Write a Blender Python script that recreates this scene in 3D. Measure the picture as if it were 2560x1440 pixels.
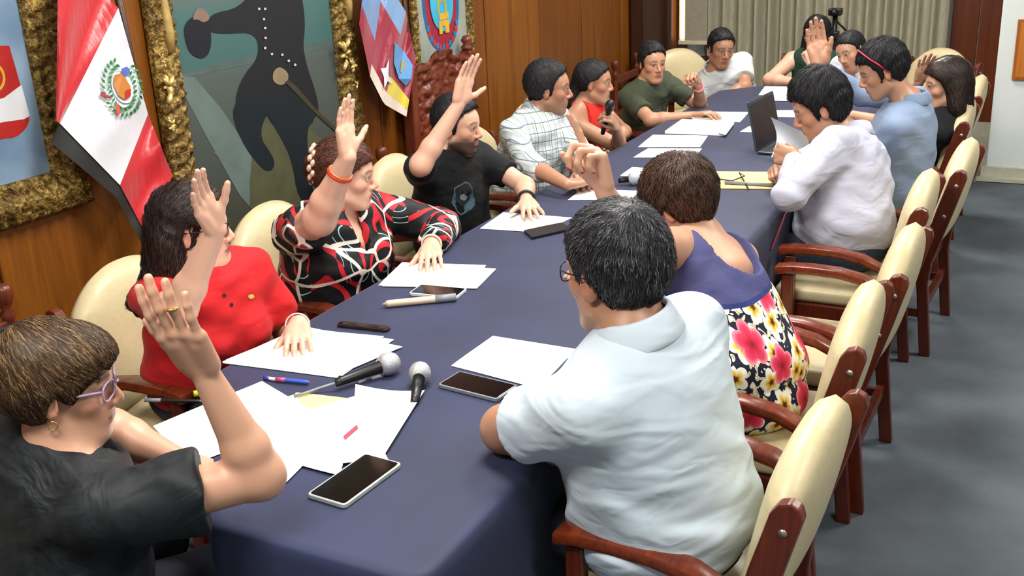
import bpy, bmesh, math, random
import numpy as np
import openvdb as vdb
from mathutils import Vector, Matrix
random.seed(7); np.random.seed(7)
for o in list(bpy.data.objects): bpy.data.objects.remove(o, do_unlink=True)
scene = bpy.context.scene
col = scene.collection

# ------------------------------------------------------------------ camera
# world: X to the right of the table, Y along the table away from the camera, Z up, metres
CEN = np.array([1280., 720.])
VPY = np.array([2720., -290.]) - CEN      # vanishing point of the table's long edges
NAD = np.array([1640., 8200.]) - CEN      # vanishing point of the verticals
FPX = math.sqrt(-(VPY @ NAD)); CAMH = 1.95
_dy = np.append(VPY, FPX); _dy /= np.linalg.norm(_dy)
_dz = -np.append(NAD, FPX); _dz /= np.linalg.norm(_dz)
RC = np.stack([np.cross(_dy, _dz), _dy, _dz], 1)          # camera = RC @ world
CAMP = np.array([0., 0., CAMH])
def ray(px, py): return RC.T @ np.array([(px-CEN[0])/FPX, (py-CEN[1])/FPX, 1.])
def onz(px, py, z): d = ray(px, py); return CAMP + (z-CAMH)/d[2]*d
def onx(px, py, x): d = ray(px, py); return CAMP + x/d[0]*d
def ony(px, py, y): d = ray(px, py); return CAMP + y/d[1]*d
def depth(p): return float((RC @ (np.asarray(p, float)-CAMP))[2])
def atd(px, py, d): return CAMP + d*ray(px, py)
cam = bpy.data.cameras.new('camera'); camo = bpy.data.objects.new('camera', cam); col.objects.link(camo)
m = Matrix.Identity(4)
for i in range(3):
    m[i][0] = RC[0][i]; m[i][1] = -RC[1][i]; m[i][2] = -RC[2][i]; m[i][3] = CAMP[i]
camo.matrix_world = m
cam.sensor_width = 36; cam.lens = FPX*36/2560; cam.clip_end = 60
scene.camera = camo

# ------------------------------------------------------------------ world, light, exposure
w = bpy.data.worlds.new('world'); scene.world = w; w.use_nodes = True
w.node_tree.nodes['Background'].inputs[0].default_value = (0.93, 0.96, 1.0, 1)
w.node_tree.nodes['Background'].inputs[1].default_value = 0.25
scene.view_settings.view_transform = 'Standard'; scene.view_settings.look = 'None'
scene.view_settings.gamma = 1; scene.view_settings.use_curve_mapping = False
scene.view_settings.exposure = 0.36
def area(name, loc, sx, sy, power, color=(1, .97, .92), rot=(0, 0, 0)):
    l = bpy.data.lights.new(name, 'AREA'); l.shape = 'RECTANGLE'; l.size = sx; l.size_y = sy
    l.energy = power; l.color = color
    o = bpy.data.objects.new(name, l); o.location = loc; o.rotation_euler = rot; col.objects.link(o); return o
CEILZ = 2.95
LAMPS = [(-1.4, 0.5, 46), (-1.5, 2.7, 56), (-1.5, 4.9, 50), (-1.5, 7.1, 46), (0.9, 1.2, 40), (0.9, 4.9, 50)]
for lx, ly, lp_ in LAMPS:
    area('ceiling_lamp_light', (lx, ly, CEILZ-0.07), 1.15, 0.55, lp_)

# ------------------------------------------------------------------ helpers
def tag(o, label=None, cat=None, group=None, kind=None):
    if label: o['label'] = label
    if cat: o['category'] = cat
    if group: o['group'] = group
    if kind: o['kind'] = kind
    return o
def empty(name, loc=(0, 0, 0), rz=0):
    o = bpy.data.objects.new(name, None); o.empty_display_size = .05
    o.location = loc; o.rotation_euler = (0, 0, rz); col.objects.link(o); return o
def link(name, me, mat=None, parent=None, smooth=False):
    if mat is not None and not me.materials: me.materials.append(mat)
    if smooth: me.polygons.foreach_set('use_smooth', [True]*len(me.polygons))
    o = bpy.data.objects.new(name, me); col.objects.link(o)
    if parent is not None: o.parent = parent
    return o
def copy_tree(o, parent=None):
    c = o.copy(); col.objects.link(c); c.parent = parent
    for ch in o.children: copy_tree(ch, c)
    return c
def nrm(v): v = np.asarray(v, float); return v/np.linalg.norm(v)
class MB:
    """collects boxes, bars, lathes and tubes; build() links them as one mesh"""
    def __init__(s): s.v = []; s.f = []
    def add(s, v, f):
        b = len(s.v); s.v += [tuple(map(float, p)) for p in v]; s.f += [tuple(i+b for i in q) for q in f]; return s
    def box(s, lo, hi, M=None):
        x0, y0, z0 = lo; x1, y1, z1 = hi
        v = [(x0,y0,z0),(x1,y0,z0),(x1,y1,z0),(x0,y1,z0),(x0,y0,z1),(x1,y0,z1),(x1,y1,z1),(x0,y1,z1)]
        if M is not None: v = [M @ Vector(p) for p in v]
        return s.add(v, [(0,3,2,1),(4,5,6,7),(0,1,5,4),(1,2,6,5),(2,3,7,6),(3,0,4,7)])
    def prism(s, poly, axis, a, b):
        """poly: 2D points (ccw); axis: 0/1/2 the extrusion axis from a to b"""
        n = len(poly); o = [i for i in range(3) if i != axis]; v = []
        for t in (a, b):
            for p in poly:
                q = [0, 0, 0]; q[axis] = t; q[o[0]] = p[0]; q[o[1]] = p[1]; v.append(q)
        f = [tuple(range(n-1, -1, -1)), tuple(range(n, 2*n))] + [(i, (i+1) % n, n+(i+1) % n, n+i) for i in range(n)]
        return s.add(v, f)
    def tube(s, pts, r, n=8, caps=True, flat=None):
        pts = [np.asarray(p, float) for p in pts]; rs = r if hasattr(r, '__len__') else [r]*len(pts)
        t0 = nrm(pts[1]-pts[0]); up = np.array([0, 0, 1.]) if abs(t0[2]) < .9 else np.array([1., 0, 0])
        v = []; u = nrm(np.cross(t0, up))
        for i, p in enumerate(pts):
            t = nrm(pts[min(i+1, len(pts)-1)]-pts[max(i-1, 0)])
            u = nrm(u - t*(u @ t)); w_ = np.cross(t, u)
            for k in range(n):
                a = 2*math.pi*k/n
                v.append(p + rs[i]*(math.cos(a)*u*(flat or 1) + math.sin(a)*w_))
        f = []
        for i in range(len(pts)-1):
            for k in range(n):
                f.append((i*n+k, i*n+(k+1) % n, (i+1)*n+(k+1) % n, (i+1)*n+k))
        if caps:
            f.append(tuple(range(n-1, -1, -1))); f.append(tuple(range((len(pts)-1)*n, len(pts)*n)))
        return s.add(v, f)
    def lathe(s, prof, n=16, M=None):
        v = []; f = []
        for (r, z) in prof:
            for k in range(n):
                a = 2*math.pi*k/n; p = Vector((r*math.cos(a), r*math.sin(a), z)); v.append(M @ p if M is not None else p)
        for i in range(len(prof)-1):
            for k in range(n): f.append((i*n+k, i*n+(k+1) % n, (i+1)*n+(k+1) % n, (i+1)*n+k))
        f.append(tuple(range(n-1, -1, -1))); f.append(tuple(range((len(prof)-1)*n, len(prof)*n)))
        return s.add(v, f)
    def mesh(s, name):
        me = bpy.data.meshes.new(name); me.from_pydata(s.v, [], s.f); me.update(); return me
    def build(s, name, mat, parent=None, smooth=False, bevel=0, seg=2, auto=None):
        me = s.mesh(name)
        if bevel:
            bm = bmesh.new(); bm.from_mesh(me)
            bmesh.ops.recalc_face_normals(bm, faces=bm.faces)
            es = [e for e in bm.edges if e.is_manifold and e.calc_face_angle(0) > .5]
            bmesh.ops.bevel(bm, geom=es, offset=bevel, segments=seg, affect='EDGES', profile=.5, clamp_overlap=True)
            bm.to_mesh(me); bm.free()
        o = link(name, me, mat, parent, smooth)
        if smooth and auto: me.set_sharp_from_angle(angle=auto)
        return o
def frame_mat(o, x, y, z):
    """matrix from an origin and three axes"""
    M = Matrix.Identity(4)
    for i in range(3): M[i][0] = x[i]; M[i][1] = y[i]; M[i][2] = z[i]; M[i][3] = o[i]
    return M
def align(a, b):
    """matrix placing local Z from a towards b"""
    a = np.asarray(a, float); z = nrm(np.asarray(b, float)-a)
    u = np.array([0, 0, 1.]) if abs(z[2]) < .9 else np.array([1., 0, 0])
    x = nrm(np.cross(u, z)); return frame_mat(a, x, np.cross(z, x), z)

# ------------------------------------------------------------------ materials
def srgb(h):
    h = h.lstrip('#'); c = [int(h[i:i+2], 16)/255 for i in (0, 2, 4)]
    return tuple((x/12.92 if x <= .04045 else ((x+.055)/1.055)**2.4) for x in c)
class NT:
    def __init__(s, name, rough=.5, spec=.5):
        s.m = bpy.data.materials.new(name); s.m.use_nodes = True; s.t = s.m.node_tree; s.b = s.t.nodes['Principled BSDF']
        s.b.inputs['Roughness'].default_value = rough; s.b.inputs['Specular IOR Level'].default_value = spec
    def n(s, typ, **kw):
        nd = s.t.nodes.new(typ)
        for k, v in kw.items():
            if k.startswith('i_'):
                key = k[2:]; nd.inputs[int(key) if key.isdigit() else key].default_value = v
            else: setattr(nd, k, v)
        return nd
    def l(s, a, b): s.t.links.new(a, b)
    def ramp(s, fac, stops, interp='LINEAR'):
        r = s.n('ShaderNodeValToRGB'); r.color_ramp.interpolation = interp; e = r.color_ramp.elements
        while len(e) < len(stops): e.new(.5)
        for i, (p, c) in enumerate(stops): e[i].position = p; e[i].color = tuple(c)+(1,) if len(c) == 3 else c
        s.l(fac, r.inputs[0]); return r.outputs[0]
    def math(s, op, a, b=None, c=None):
        nd = s.n('ShaderNodeMath', operation=op)
        for i, v in enumerate((a, b, c)):
            if v is None: continue
            if isinstance(v, (int, float)): nd.inputs[i].default_value = v
            else: s.l(v, nd.inputs[i])
        return nd.outputs[0]
    def mix(s, fac, a, b, bt='MIX'):
        nd = s.n('ShaderNodeMix', data_type='RGBA', blend_type=bt)
        for v, k in ((fac, 0), (a, 6), (b, 7)):
            if isinstance(v, (int, float)): nd.inputs[k].default_value = v
            elif isinstance(v, tuple): nd.inputs[k].default_value = v+(1,) if len(v) == 3 else v
            else: s.l(v, nd.inputs[k])
        return nd.outputs[2]
    def coord(s, kind='Object'): return s.n('ShaderNodeTexCoord').outputs[kind]
    def mapping(s, vec, scale=(1, 1, 1), rot=(0, 0, 0), loc=(0, 0, 0)):
        mp = s.n('ShaderNodeMapping'); mp.inputs[1].default_value = loc; mp.inputs[2].default_value = rot; mp.inputs[3].default_value = scale
        s.l(vec, mp.inputs[0]); return mp.outputs[0]
    def noise(s, vec, scale=5, detail=3, rough=.5, dist=0):
        nd = s.n('ShaderNodeTexNoise'); nd.inputs['Scale'].default_value = scale; nd.inputs['Detail'].default_value = detail
        nd.inputs['Roughness'].default_value = rough; nd.inputs['Distortion'].default_value = dist; s.l(vec, nd.inputs[0]); return nd.outputs[0]
    def bump(s, h, strength=.3, dist=.01):
        nd = s.n('ShaderNodeBump'); nd.inputs['Strength'].default_value = strength; nd.inputs['Distance'].default_value = dist
        s.l(h, nd.inputs['Height']); s.l(nd.outputs[0], s.b.inputs['Normal'])
    def color(s, c):
        if isinstance(c, tuple): s.b.inputs['Base Color'].default_value = c+(1,)
        else: s.l(c, s.b.inputs['Base Color'])
        return s
MATS = {}
def plain(name, hexc, rough=.5, spec=.5, metal=0, nscale=30, namp=.08, bump=0):
    if name in MATS: return MATS[name]
    t = NT(name, rough, spec); c = srgb(hexc); co = t.coord()
    nz = t.noise(co, nscale, 3)
    lo = tuple(x*(1-namp) for x in c); hi = tuple(min(1, x*(1+namp)) for x in c)
    t.color(t.ramp(nz, [(.3, lo), (.7, hi)])); t.b.inputs['Metallic'].default_value = metal
    if bump: t.bump(nz, bump, .004)
    MATS[name] = t.m; return t.m
def wood(name, dark, light, rough=.35, axis='Z', scale=1.0, spec=.5):
    if name in MATS: return MATS[name]
    t = NT(name, rough, spec); sc = {'Z': (9, 9, .6), 'X': (.6, 9, 9), 'Y': (9, .6, 9)}[axis]
    v = t.mapping(t.coord(), tuple(scale*x for x in sc))
    n1 = t.noise(v, 3, 5, .6, .6); n2 = t.noise(v, 16, 3, .6)
    f = t.math('ADD', t.math('MULTIPLY', n1, .7), t.math('MULTIPLY', n2, .3))
    t.color(t.ramp(f, [(.3, srgb(dark)), (.7, srgb(light))])); t.bump(n2, .06, .002)
    MATS[name] = t.m; return t.m
def glow(name, hexc, strength):
    m = bpy.data.materials.new(name); m.use_nodes = True; b = m.node_tree.nodes['Principled BSDF']
    b.inputs['Base Color'].default_value = srgb(hexc)+(1,); b.inputs['Emission Color'].default_value = srgb(hexc)+(1,)
    b.inputs['Emission Strength'].default_value = strength; return m
M_MAHOG = wood('mahogany', '#3a140b', '#6b2a16', .28)
M_MAHOGX = wood('mahogany_x', '#43180c', '#7d3418', .25, 'X')
M_CARVED = wood('carved_mahogany', '#4a1c10', '#7a3a24', .35)
M_CREAM = plain('cream_leather', '#c6b891', .42, .5, 0, 60, .05, .05)
M_CREAMD = plain('cream_leather_shell', '#c2b594', .45, .5, 0, 60, .05, .05)
M_PAPER = plain('white_paper', '#f2f3f4', .7, .3, 0, 8, .015)
M_PAPER2 = plain('cream_paper', '#e6dfc0', .7, .3, 0, 8, .02)
M_YELLOW = plain('yellow_paper', '#e8dc8c', .7, .3, 0, 8, .02)
M_MANILA = plain('manila_envelope', '#dfc486', .65, .3, 0, 14, .04)
M_BLACKP = plain('black_plastic', '#141518', .4, .5)
M_SCREEN = plain('phone_glass', '#07080b', .08, .6)
M_SILVER = plain('silver_metal', '#b9bcc2', .3, .5, .9)
M_GREY = plain('grey_plastic', '#7f858c', .45)
M_WHITEP = plain('white_plastic', '#dcdde0', .4)
M_STEEL = plain('brushed_screw', '#b9a89a', .3, .5, .8)
from mathutils import noise as mnoise
# ------------------------------------------------------------------ room shell
WX = -3.12; BY = 9.60
def carpet_mat():
    t = NT('carpet', .95, .1); co = t.coord()
    n1 = t.noise(co, 2.2, 4, .6); n2 = t.noise(co, 320, 2, .7)
    f = t.math('ADD', t.math('MULTIPLY', n1, .55), t.math('MULTIPLY', n2, .45))
    t.color(t.ramp(f, [(.3, srgb('#4a5056')), (.7, srgb('#6c7379'))])); t.bump(n2, .5, .004); return t.m
def tile_mat():
    t = NT('floor_tile', .3, .5); br = t.n('ShaderNodeTexBrick'); br.offset = 0
    t.l(t.coord(), br.inputs[0]); br.inputs['Scale'].default_value = 1.7
    for k, c in (('Color1', '#b4b2a2'), ('Color2', '#aaa899'), ('Mortar', '#8d8b80')): br.inputs[k].default_value = srgb(c)+(1,)
    br.inputs['Mortar Size'].default_value = .008; br.inputs['Brick Width'].default_value = .6; br.inputs['Row Height'].default_value = .6
    t.color(br.outputs[0]); return t.m
fl = MB().box((WX-.1, -2.5, -.08), (3.5, 8.0, 0)).build('floor', carpet_mat()); tag(fl, kind='structure')
o = MB().box((WX-.1, 8.0, -.08), (3.5, BY+.2, .004)).build('floor_tiled_strip', tile_mat()); tag(o, kind='structure')
M_PANEL = []
for i, (a, b) in enumerate((('#5c300b', '#824a14'), ('#613409', '#8c5217'), ('#562b08', '#7a4412'))):
    M_PANEL.append(wood('wall_veneer_%d' % i, a, b, .38, 'Z', .55))
M_JOINT = plain('panel_joint', '#3a1d0a', .6)
M_WALLW = plain('white_wall', '#d9dfde', .8, .2, 0, 3, .02)
M_BASE = plain('baseboard_paint', '#b9b8a6', .5)
wl = MB().box((WX-.12, -2.5, 0), (WX-.02, BY+.2, 3.0)).build('wall_left', M_JOINT); tag(wl, kind='structure')
ys = [-2.5, -1.3, -.1, 1.1, 2.22, 3.42, 4.55, 5.72, 6.47, 7.17, 7.95, 8.64, BY]
for i in range(len(ys)-1):
    g = .006
    MB().box((WX-.02, ys[i]+g, .0), (WX+.002*(i % 2), ys[i+1]-g, 2.98)).build('wood_panel', M_PANEL[i % 3], wl, bevel=.004, seg=1)
wb = MB().box((WX-.1, BY, 0), (3.5, BY+.12, 3.0)).build('wall_back', M_WALLW); tag(wb, kind='structure')
M_DOORW = wood('door_veneer', '#572409', '#7a3710', .35, 'Z', .6)
xs = [-.87, -.66, -.45, -.24]
for i in range(3):
    MB().box((xs[i]+.004, BY-.03, .13), (xs[i+1]-.004, BY, 2.98)).build('wood_panel', M_DOORW, wb, bevel=.003, seg=1)
o = MB().box((-.87, BY-.04, 0), (.6, BY-.002, .125)).build('baseboard_back', M_BASE); tag(o, kind='structure')
# white pillar on the right with its base and a framed orange picture
pil = MB().box((-.42, 8.08, 0), (.9, 8.9, 2.98)).build('wall_pillar', M_WALLW, bevel=.01); tag(pil, kind='structure')
o = MB().box((-.45, 8.055, 0), (.93, 8.08, .10)).build('baseboard_pillar', M_BASE, bevel=.004); tag(o, kind='structure')
o = MB().box((-.47, 8.0, 0), (.93, 8.055, .03)).build('trim_1', M_BASE); tag(o, kind='structure')
o = MB().box((3.4, -2.5, 0), (3.52, BY+.2, 3.0)).build('wall_right', M_WALLW); tag(o, kind='structure')
o = MB().box((WX-.1, -2.62, 0), (3.5, -2.5, 3.0)).build('wall_front', M_WALLW); tag(o, kind='structure')
cl = MB().box((WX-.1, -2.5, 2.98), (3.5, BY+.2, 3.08)).build('ceiling', M_WALLW); tag(cl, kind='structure')
M_LAMP = glow('lamp_diffuser', '#fff6e6', 3.0)
LN = ['ceiling lamp before the near end of the table', 'ceiling lamp above the near half of the table', 'ceiling lamp above the far half of the table', 'ceiling lamp above the far end of the table', 'ceiling lamp above the carpet at the near right', 'ceiling lamp above the carpet at the far right']
for i, (lx, ly, lp_) in enumerate(LAMPS):
    r = empty('ceiling_lamp', (lx, ly, 2.98)); tag(r, 'white rectangular '+LN[i], 'lamp', 'ceiling lamps')
    MB().box((-.6, -.3, -.05), (.6, .3, 0)).build('housing', M_WHITEP, r)
    MB().box((-.575, -.275, -.058), (.575, .275, -.048)).build('diffuser', M_LAMP, r)

# ------------------------------------------------------------------ curtain, screen, cabinet at the back
def curtain_mat():
    t = NT('curtain_cloth', .9, .1); v = t.mapping(t.coord(), (60, 60, 4)); n = t.noise(v, 3, 3)
    t.color(t.ramp(n, [(.3, srgb('#a29e88')), (.7, srgb('#c0bca8'))])); t.bump(n, .1, .003); return t.m
CM = curtain_mat()
def curtain(x0, x1, y):
    n = int((x1-x0)/.011); v = []; f = []; rows = 5
    for j in range(rows):
        z = .03 + j*(2.85/(rows-1))
        for i in range(n+1):
            x = x0+(x1-x0)*i/n; ph = x/.135*2*math.pi + .7*math.sin(x*5.3)+.5*math.sin(x*11)
            a = .062*(1+.25*math.sin(x*7.7))
            v.append((x, y + a*math.sin(ph)+.012*math.sin(2*ph+1), z))
    for j in range(rows-1):
        for i in range(n): f.append((j*(n+1)+i, j*(n+1)+i+1, (j+1)*(n+1)+i+1, (j+1)*(n+1)+i))
    me = bpy.data.meshes.new('curtain'); me.from_pydata(v, [], f); me.update(); return me
r = empty('curtain', (0, 0, 0)); tag(r, 'pleated grey-beige curtain hanging across the back wall', 'curtain')
link('curtain_cloth', curtain(-2.92, -1.86, 9.44), CM, r, True)
link('curtain_cloth', curtain(-1.86, -.88, 9.45), CM, r, True)
MB().tube([(-2.98, 9.44, 2.9), (-.86, 9.44, 2.9)], .015, 10).build('curtain_rail', M_SILVER, r, True)
# roll-down screen in the left back corner, its lit tube beside it
SB = ony(1735, 108, 9.2)
r = empty('projection_screen', (-2.9, 9.2, SB[2])); tag(r, 'beige roll-down screen with pale bottom bar in the back left corner', 'screen')
M_SCR = plain('screen_fabric', '#a39c8a', .7)
xl = ony(1713, 60, 9.2)[0]; xr = ony(1768, 60, 9.2)[0]
MB().box((xl+2.9, -.004, .02), (xr+2.9, .004, 2.2)).build('screen_fabric', M_SCR, r)
MB().box((xl+2.9-.06, -.014, -.012), (xr+2.9, .014, .022)).build('bottom_bar', plain('screen_bar', '#d8cfae', .5), r, bevel=.004)
MB().tube([(xl+2.9-.05, 0, 2.22), (xr+2.9+.05, 0, 2.22)], .05, 12).build('roller_case', M_WHITEP, r, True)
r = empty('tube_lamp', (0, 0, 0)); tag(r, 'thin upright glowing tube lamp beside the roll-down screen', 'lamp')
xt = ony(1706, 60, 9.22)[0]; zt = ony(1706, 98, 9.22)[2]
MB().tube([(xt, 9.22, zt), (xt-.012, 9.22, zt+1.5)], .017, 10).build('glowing_tube', glow('tube_glow', '#fff1d4', 5), r, True)
MB().box((xt-.035, 9.235, zt-.03), (xt+.03, 9.26, zt+1.55)).build('lamp_batten', plain('batten', '#b79a6a', .5), r)
# dark carved cabinet in the corner below the screen
r = empty('corner_cabinet', (-2.88, 9.18, 0)); tag(r, 'dark carved wooden cabinet in the back left corner', 'cabinet')
M_DARKW = wood('dark_walnut', '#23100a', '#40200f', .4)
MB().box((-.22, -.3, 0), (.2, .14, .62)).build('body', M_DARKW, r, bevel=.01)
MB().box((-.23, -.33, .62), (.23, .15, .66)).build('top', M_DARKW, r, bevel=.008)
for y0, y1 in ((-.28, -.09), (-.07, .12)):
    d = MB().box((.2, y0, .06), (.222, y1, .58)).build('door', M_DARKW, r, bevel=.006)
    MB().tube([(.222, (y0+y1)/2+.06*(1 if y0 < -.1 else -1), .34), (.245, (y0+y1)/2+.06*(1 if y0 < -.1 else -1), .34)], .011, 8).build('knob', M_STEEL, d, True)
r = empty('door_frame', (-2.98, 8.16, 0)); tag(r, 'tall dark wooden carved door frame against the left wall by the screen', 'door frame')
MB().box((-.12, -.08, 0), (0, .0, 2.3)).build('post', M_DARKW, r, bevel=.01)
MB().box((-.12, .5, 0), (0, .58, 2.3)).build('post', M_DARKW, r, bevel=.01)
MB().box((-.12, .0, 0), (-.04, .5, 2.3)).build('door_leaf', wood('door_dark', '#2e150b', '#4c2410', .4), r, bevel=.006)
MB().box((-.13, -.12, 2.3), (.02, .62, 2.42)).build('lintel', M_DARKW, r, bevel=.01)

# ------------------------------------------------------------------ table and its cloth
TZ = .76
corner = [(-1.50, 1.42), (-.97, 1.42), (-.97, 6.98), (-1.22, 7.25), (-1.80, 7.25), (-2.05, 6.98), (-2.05, 2.00)]
def round_poly(P, r, seg=6):
    out = []; n = len(P)
    for i in range(n):
        a, b, c = (np.array(P[(i+k) % n], float) for k in (-1, 0, 1))
        u = nrm(a-b); v = nrm(c-b); ang = math.acos(np.clip(u @ v, -1, 1)); d = r/math.tan(ang/2)
        p0 = b+u*d; p1 = b+v*d
        for k in range(seg+1):
            t = k/seg; out.append((1-t)**2*p0+2*t*(1-t)*b+t*t*p1)
    return out
TP = round_poly(corner, .07)
def densify(P, step):
    out = []
    for i in range(len(P)):
        a, b = np.array(P[i]), np.array(P[(i+1) % len(P)]); n = max(1, int(np.linalg.norm(b-a)/step))
        for k in range(n): out.append(a+(b-a)*k/n)
    return out
TD = densify(TP, .05)
def offs(P, d):
    out = []; n = len(P)
    for i in range(n):
        t = nrm(np.array(P[(i+1) % n])-np.array(P[i-1])); out.append(np.array(P[i])+d*np.array([t[1], -t[0]]))
    return out
def cloth_mat():
    t = NT('navy_tablecloth', .62, .35); co = t.coord(); n = t.noise(co, 2.5, 3, .6); n2 = t.noise(co, 260, 2)
    t.color(t.ramp(n, [(.3, srgb('#212741')), (.7, srgb('#293050'))])); t.bump(t.math('ADD', t.math('MULTIPLY', n, 2.0), t.math('MULTIPLY', n2, .15)), .2, .006)
    t.b.inputs['Sheen Weight'].default_value = .12; t.b.inputs['Sheen Roughness'].default_value = .4; return t.m
v = []; f = []; N = len(TD)
rings = [(-.03, TZ), (-.008, TZ-.001), (0, TZ-.008), (.006, TZ-.03)]
for k in range(1, 9): rings.append((.006+.006*k/8, TZ-.03-.65*k/8))
for k, (d, z) in enumerate(rings):
    wv = max(0, k-3)/8
    for i, p in enumerate(offs(TD, d)):
        q = offs([TD[i-1], TD[i], TD[(i+1) % N]], 1)[1]-TD[i]
        amp = .010*wv*(math.sin(i*.75)+.6*math.sin(i*.31+1))
        p = p+q*amp; v.append((p[0], p[1], z))
for k in range(len(rings)-1):
    for i in range(N): f.append((k*N+i, (k+1)*N+i, (k+1)*N+(i+1) % N, k*N+(i+1) % N))
f.append(tuple(range(N)))
me = bpy.data.meshes.new('tablecloth'); me.from_pydata(v, [], f); me.update()
o = link('tablecloth', me, cloth_mat(), None, True); me.set_sharp_from_angle(angle=1.0)
tag(o, 'navy blue tablecloth covering the long conference table', 'tablecloth')
r = empty('conference_table', (-1.5, 4.3, 0)); tag(r, 'long wooden conference table hidden under the navy cloth', 'table')
v = [(p[0]+1.5, p[1]-4.3, z) for z in (.70, .752) for p in offs(TP, -.02)]; n = len(TP)
MB().add(v, [tuple(range(n-1, -1, -1)), tuple(range(n, 2*n))]+[(i, (i+1) % n, n+(i+1) % n, n+i) for i in range(n)]).build('table_top', M_MAHOG, r)
for x in (-.32, .34):
    for y in (-2.3, 0, 2.4): MB().box((x-.04, y-.04, 0), (x+.04, y+.04, .70)).build('leg', M_MAHOG, r, bevel=.006)

v0, v1 = onx(1962, 535, -.955), onx(1928, 622, -.955)
r = empty('ribbon', tuple(v0)); tag(r, 'red and blue ribbon hanging down the side of the tablecloth', 'ribbon')
d_ = v1-v0; q_ = np.array([0, .022, 0]); rm = MB().add([(0, 0, 0), q_, q_+d_, d_, (.003, 0, 0), q_+[.003, 0, 0], q_+d_+[.003, 0, 0], d_+[.003, 0, 0]], [(0, 3, 2, 1), (4, 5, 6, 7), (0, 1, 5, 4), (1, 2, 6, 5), (2, 3, 7, 6), (3, 0, 4, 7)])
rm.build('red_band', plain('ribbon_red', '#a8202a', .6), r); q2 = q_*.6; o2 = q_*1.0
MB().add([o2, o2+q2, o2+q2+d_, o2+d_, o2+[.003, 0, 0], o2+q2+[.003, 0, 0], o2+q2+d_+[.003, 0, 0], o2+d_+[.003, 0, 0]], [(0, 3, 2, 1), (4, 5, 6, 7), (0, 1, 5, 4), (1, 2, 6, 5), (2, 3, 7, 6), (3, 0, 4, 7)]).build('blue_band', plain('ribbon_blue', '#3a5a8f', .6), r)

# ------------------------------------------------------------------ armchairs
def pad_mesh():
    nu, nv = 36, 24; v = []; f = []
    for side in (1, -1):
        for j in range(nv+1):
            for i in range(nu+1):
                u = -1+2*i/nu; q = j/nv
                zt = .80+.13*(1-abs(u)**2.4); z = .47+q*(zt-.47)
                x = .252*u*(1+.05*q-.10*max(0, q-.7)/.3); y = -.262-.022*(1-u*u)-.105*q+.015*q*q
                e = max(abs(u), abs(2*q-1)); th = .042*math.sqrt(max(0, 1-e**5))*(1+.35*(1-u*u)*math.sin(q*2.6))
                v.append((x, y+side*th, z))
    m_ = (nu+1)*(nv+1)
    for j in range(nv):
        for i in range(nu):
            a = j*(nu+1)+i; f.append((a+1, a, a+nu+1, a+nu+2)); f.append((m_+a, m_+a+1, m_+a+nu+2, m_+a+nu+1))
    me = bpy.data.meshes.new('back_pad'); me.from_pydata(v, [], f); me.update()
    bm = bmesh.new(); bm.from_mesh(me); bmesh.ops.remove_doubles(bm, verts=bm.verts, dist=.0004); bmesh.ops.recalc_face_normals(bm, faces=bm.faces); bm.to_mesh(me); bm.free()
    return me
def make_chair():
    r = empty('armchair')
    s = MB().box((-.25, -.26, .415), (.25, .155, .475)).build('seat', M_CREAM, r, True, .022, 4)
    MB().box((-.255, -.27, .345), (.255, .145, .415)).build('seat_frame', M_MAHOG, r, bevel=.006)
    link('back_pad', pad_mesh(), M_CREAM, r, True)
    MB().prism([(-.275, .44), (-.245, .44), (-.325, .68), (-.36, .68)], 0, -.21, .21).build('back_shell', M_CREAMD, r, bevel=.01)
    for sx in (-1, 1):
        x0, x1 = sorted((sx*.258, sx*.290))
        # rear leg and upright, one swept post with a rounded head
        prof = [(-.33, 0), (-.285, 0), (-.245, .36), (-.25, .46), (-.305, .68), (-.345, .82), (-.362, .845), (-.385, .853), (-.405, .843), (-.412, .82), (-.372, .67), (-.305, .44), (-.295, .34)]
        p = MB().prism(prof, 0, x0, x1).build('rear_post', M_MAHOG, r, bevel=.005)
        for (yy, zz) in ((-.374, .785), (-.337, .65)):
            MB().tube([(sx*.289, yy, zz), (sx*.2925, yy, zz)], .009, 10).build('screw', M_STEEL, p, True)
        MB().box((x0, .065, 0), (x1, .11, .62)).build('front_leg', M_MAHOG, r, bevel=.006)
        a = [(-.30, .57), (-.25, .60), (-.19, .628), (-.10, .645), (.0, .648), (.08, .645), (.135, .635)]
        poly = [(y, z+.018) for y, z in a]; poly = [(y, z-.014) for y, z in a]+poly[::-1]
        MB().prism(poly, 0, min(sx*.243, sx*.306), max(sx*.243, sx*.306)).build('armrest', M_MAHOGX, r, True, .008, 2, .6)
        MB().box((x0+.006, -.28, .18), (x1-.006, .09, .21)).build('side_stretcher', M_MAHOG, r)
    MB().box((-.27, -.29, .2), (.27, -.265, .24)).build('back_stretcher', M_MAHOG, r)
    return r
CH = make_chair(); first = [True]
def chair(x, y, rz, label):
    o = CH if first[0] else copy_tree(CH); first[0] = False
    o.location = (x, y, 0); o.rotation_euler = (0, 0, math.radians(rz)); tag(o, label, 'chair', 'cream armchairs round the table'); return o
chair(-.745, 2.12, 87, 'cream armchair nearest the camera, under the man in the white polo')
chair(-.785, 2.90, 91, 'cream armchair under the woman in the floral dress')
chair(-.755, 3.535, 89, 'empty cream armchair right behind the floral dress woman')
chair(-.795, 4.32, 90, 'cream armchair under the man in the pale lavender shirt')
chair(-.705, 4.98, 87, 'cream armchair under the man in the blue chambray shirt')
chair(-.80, 6.02, 90, 'cream armchair under the long-haired woman in black')
chair(-.80, 6.80, 90, 'farthest cream armchair on the pillar side of the table')
chair(-2.335, 2.36, -90, 'cream armchair behind the woman in the red polo shirt')
chair(-2.335, 3.10, -90, 'cream armchair behind the woman in the patterned blouse')
chair(-2.335, 3.98, -90, 'cream armchair behind the man in the black shirt')
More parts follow.
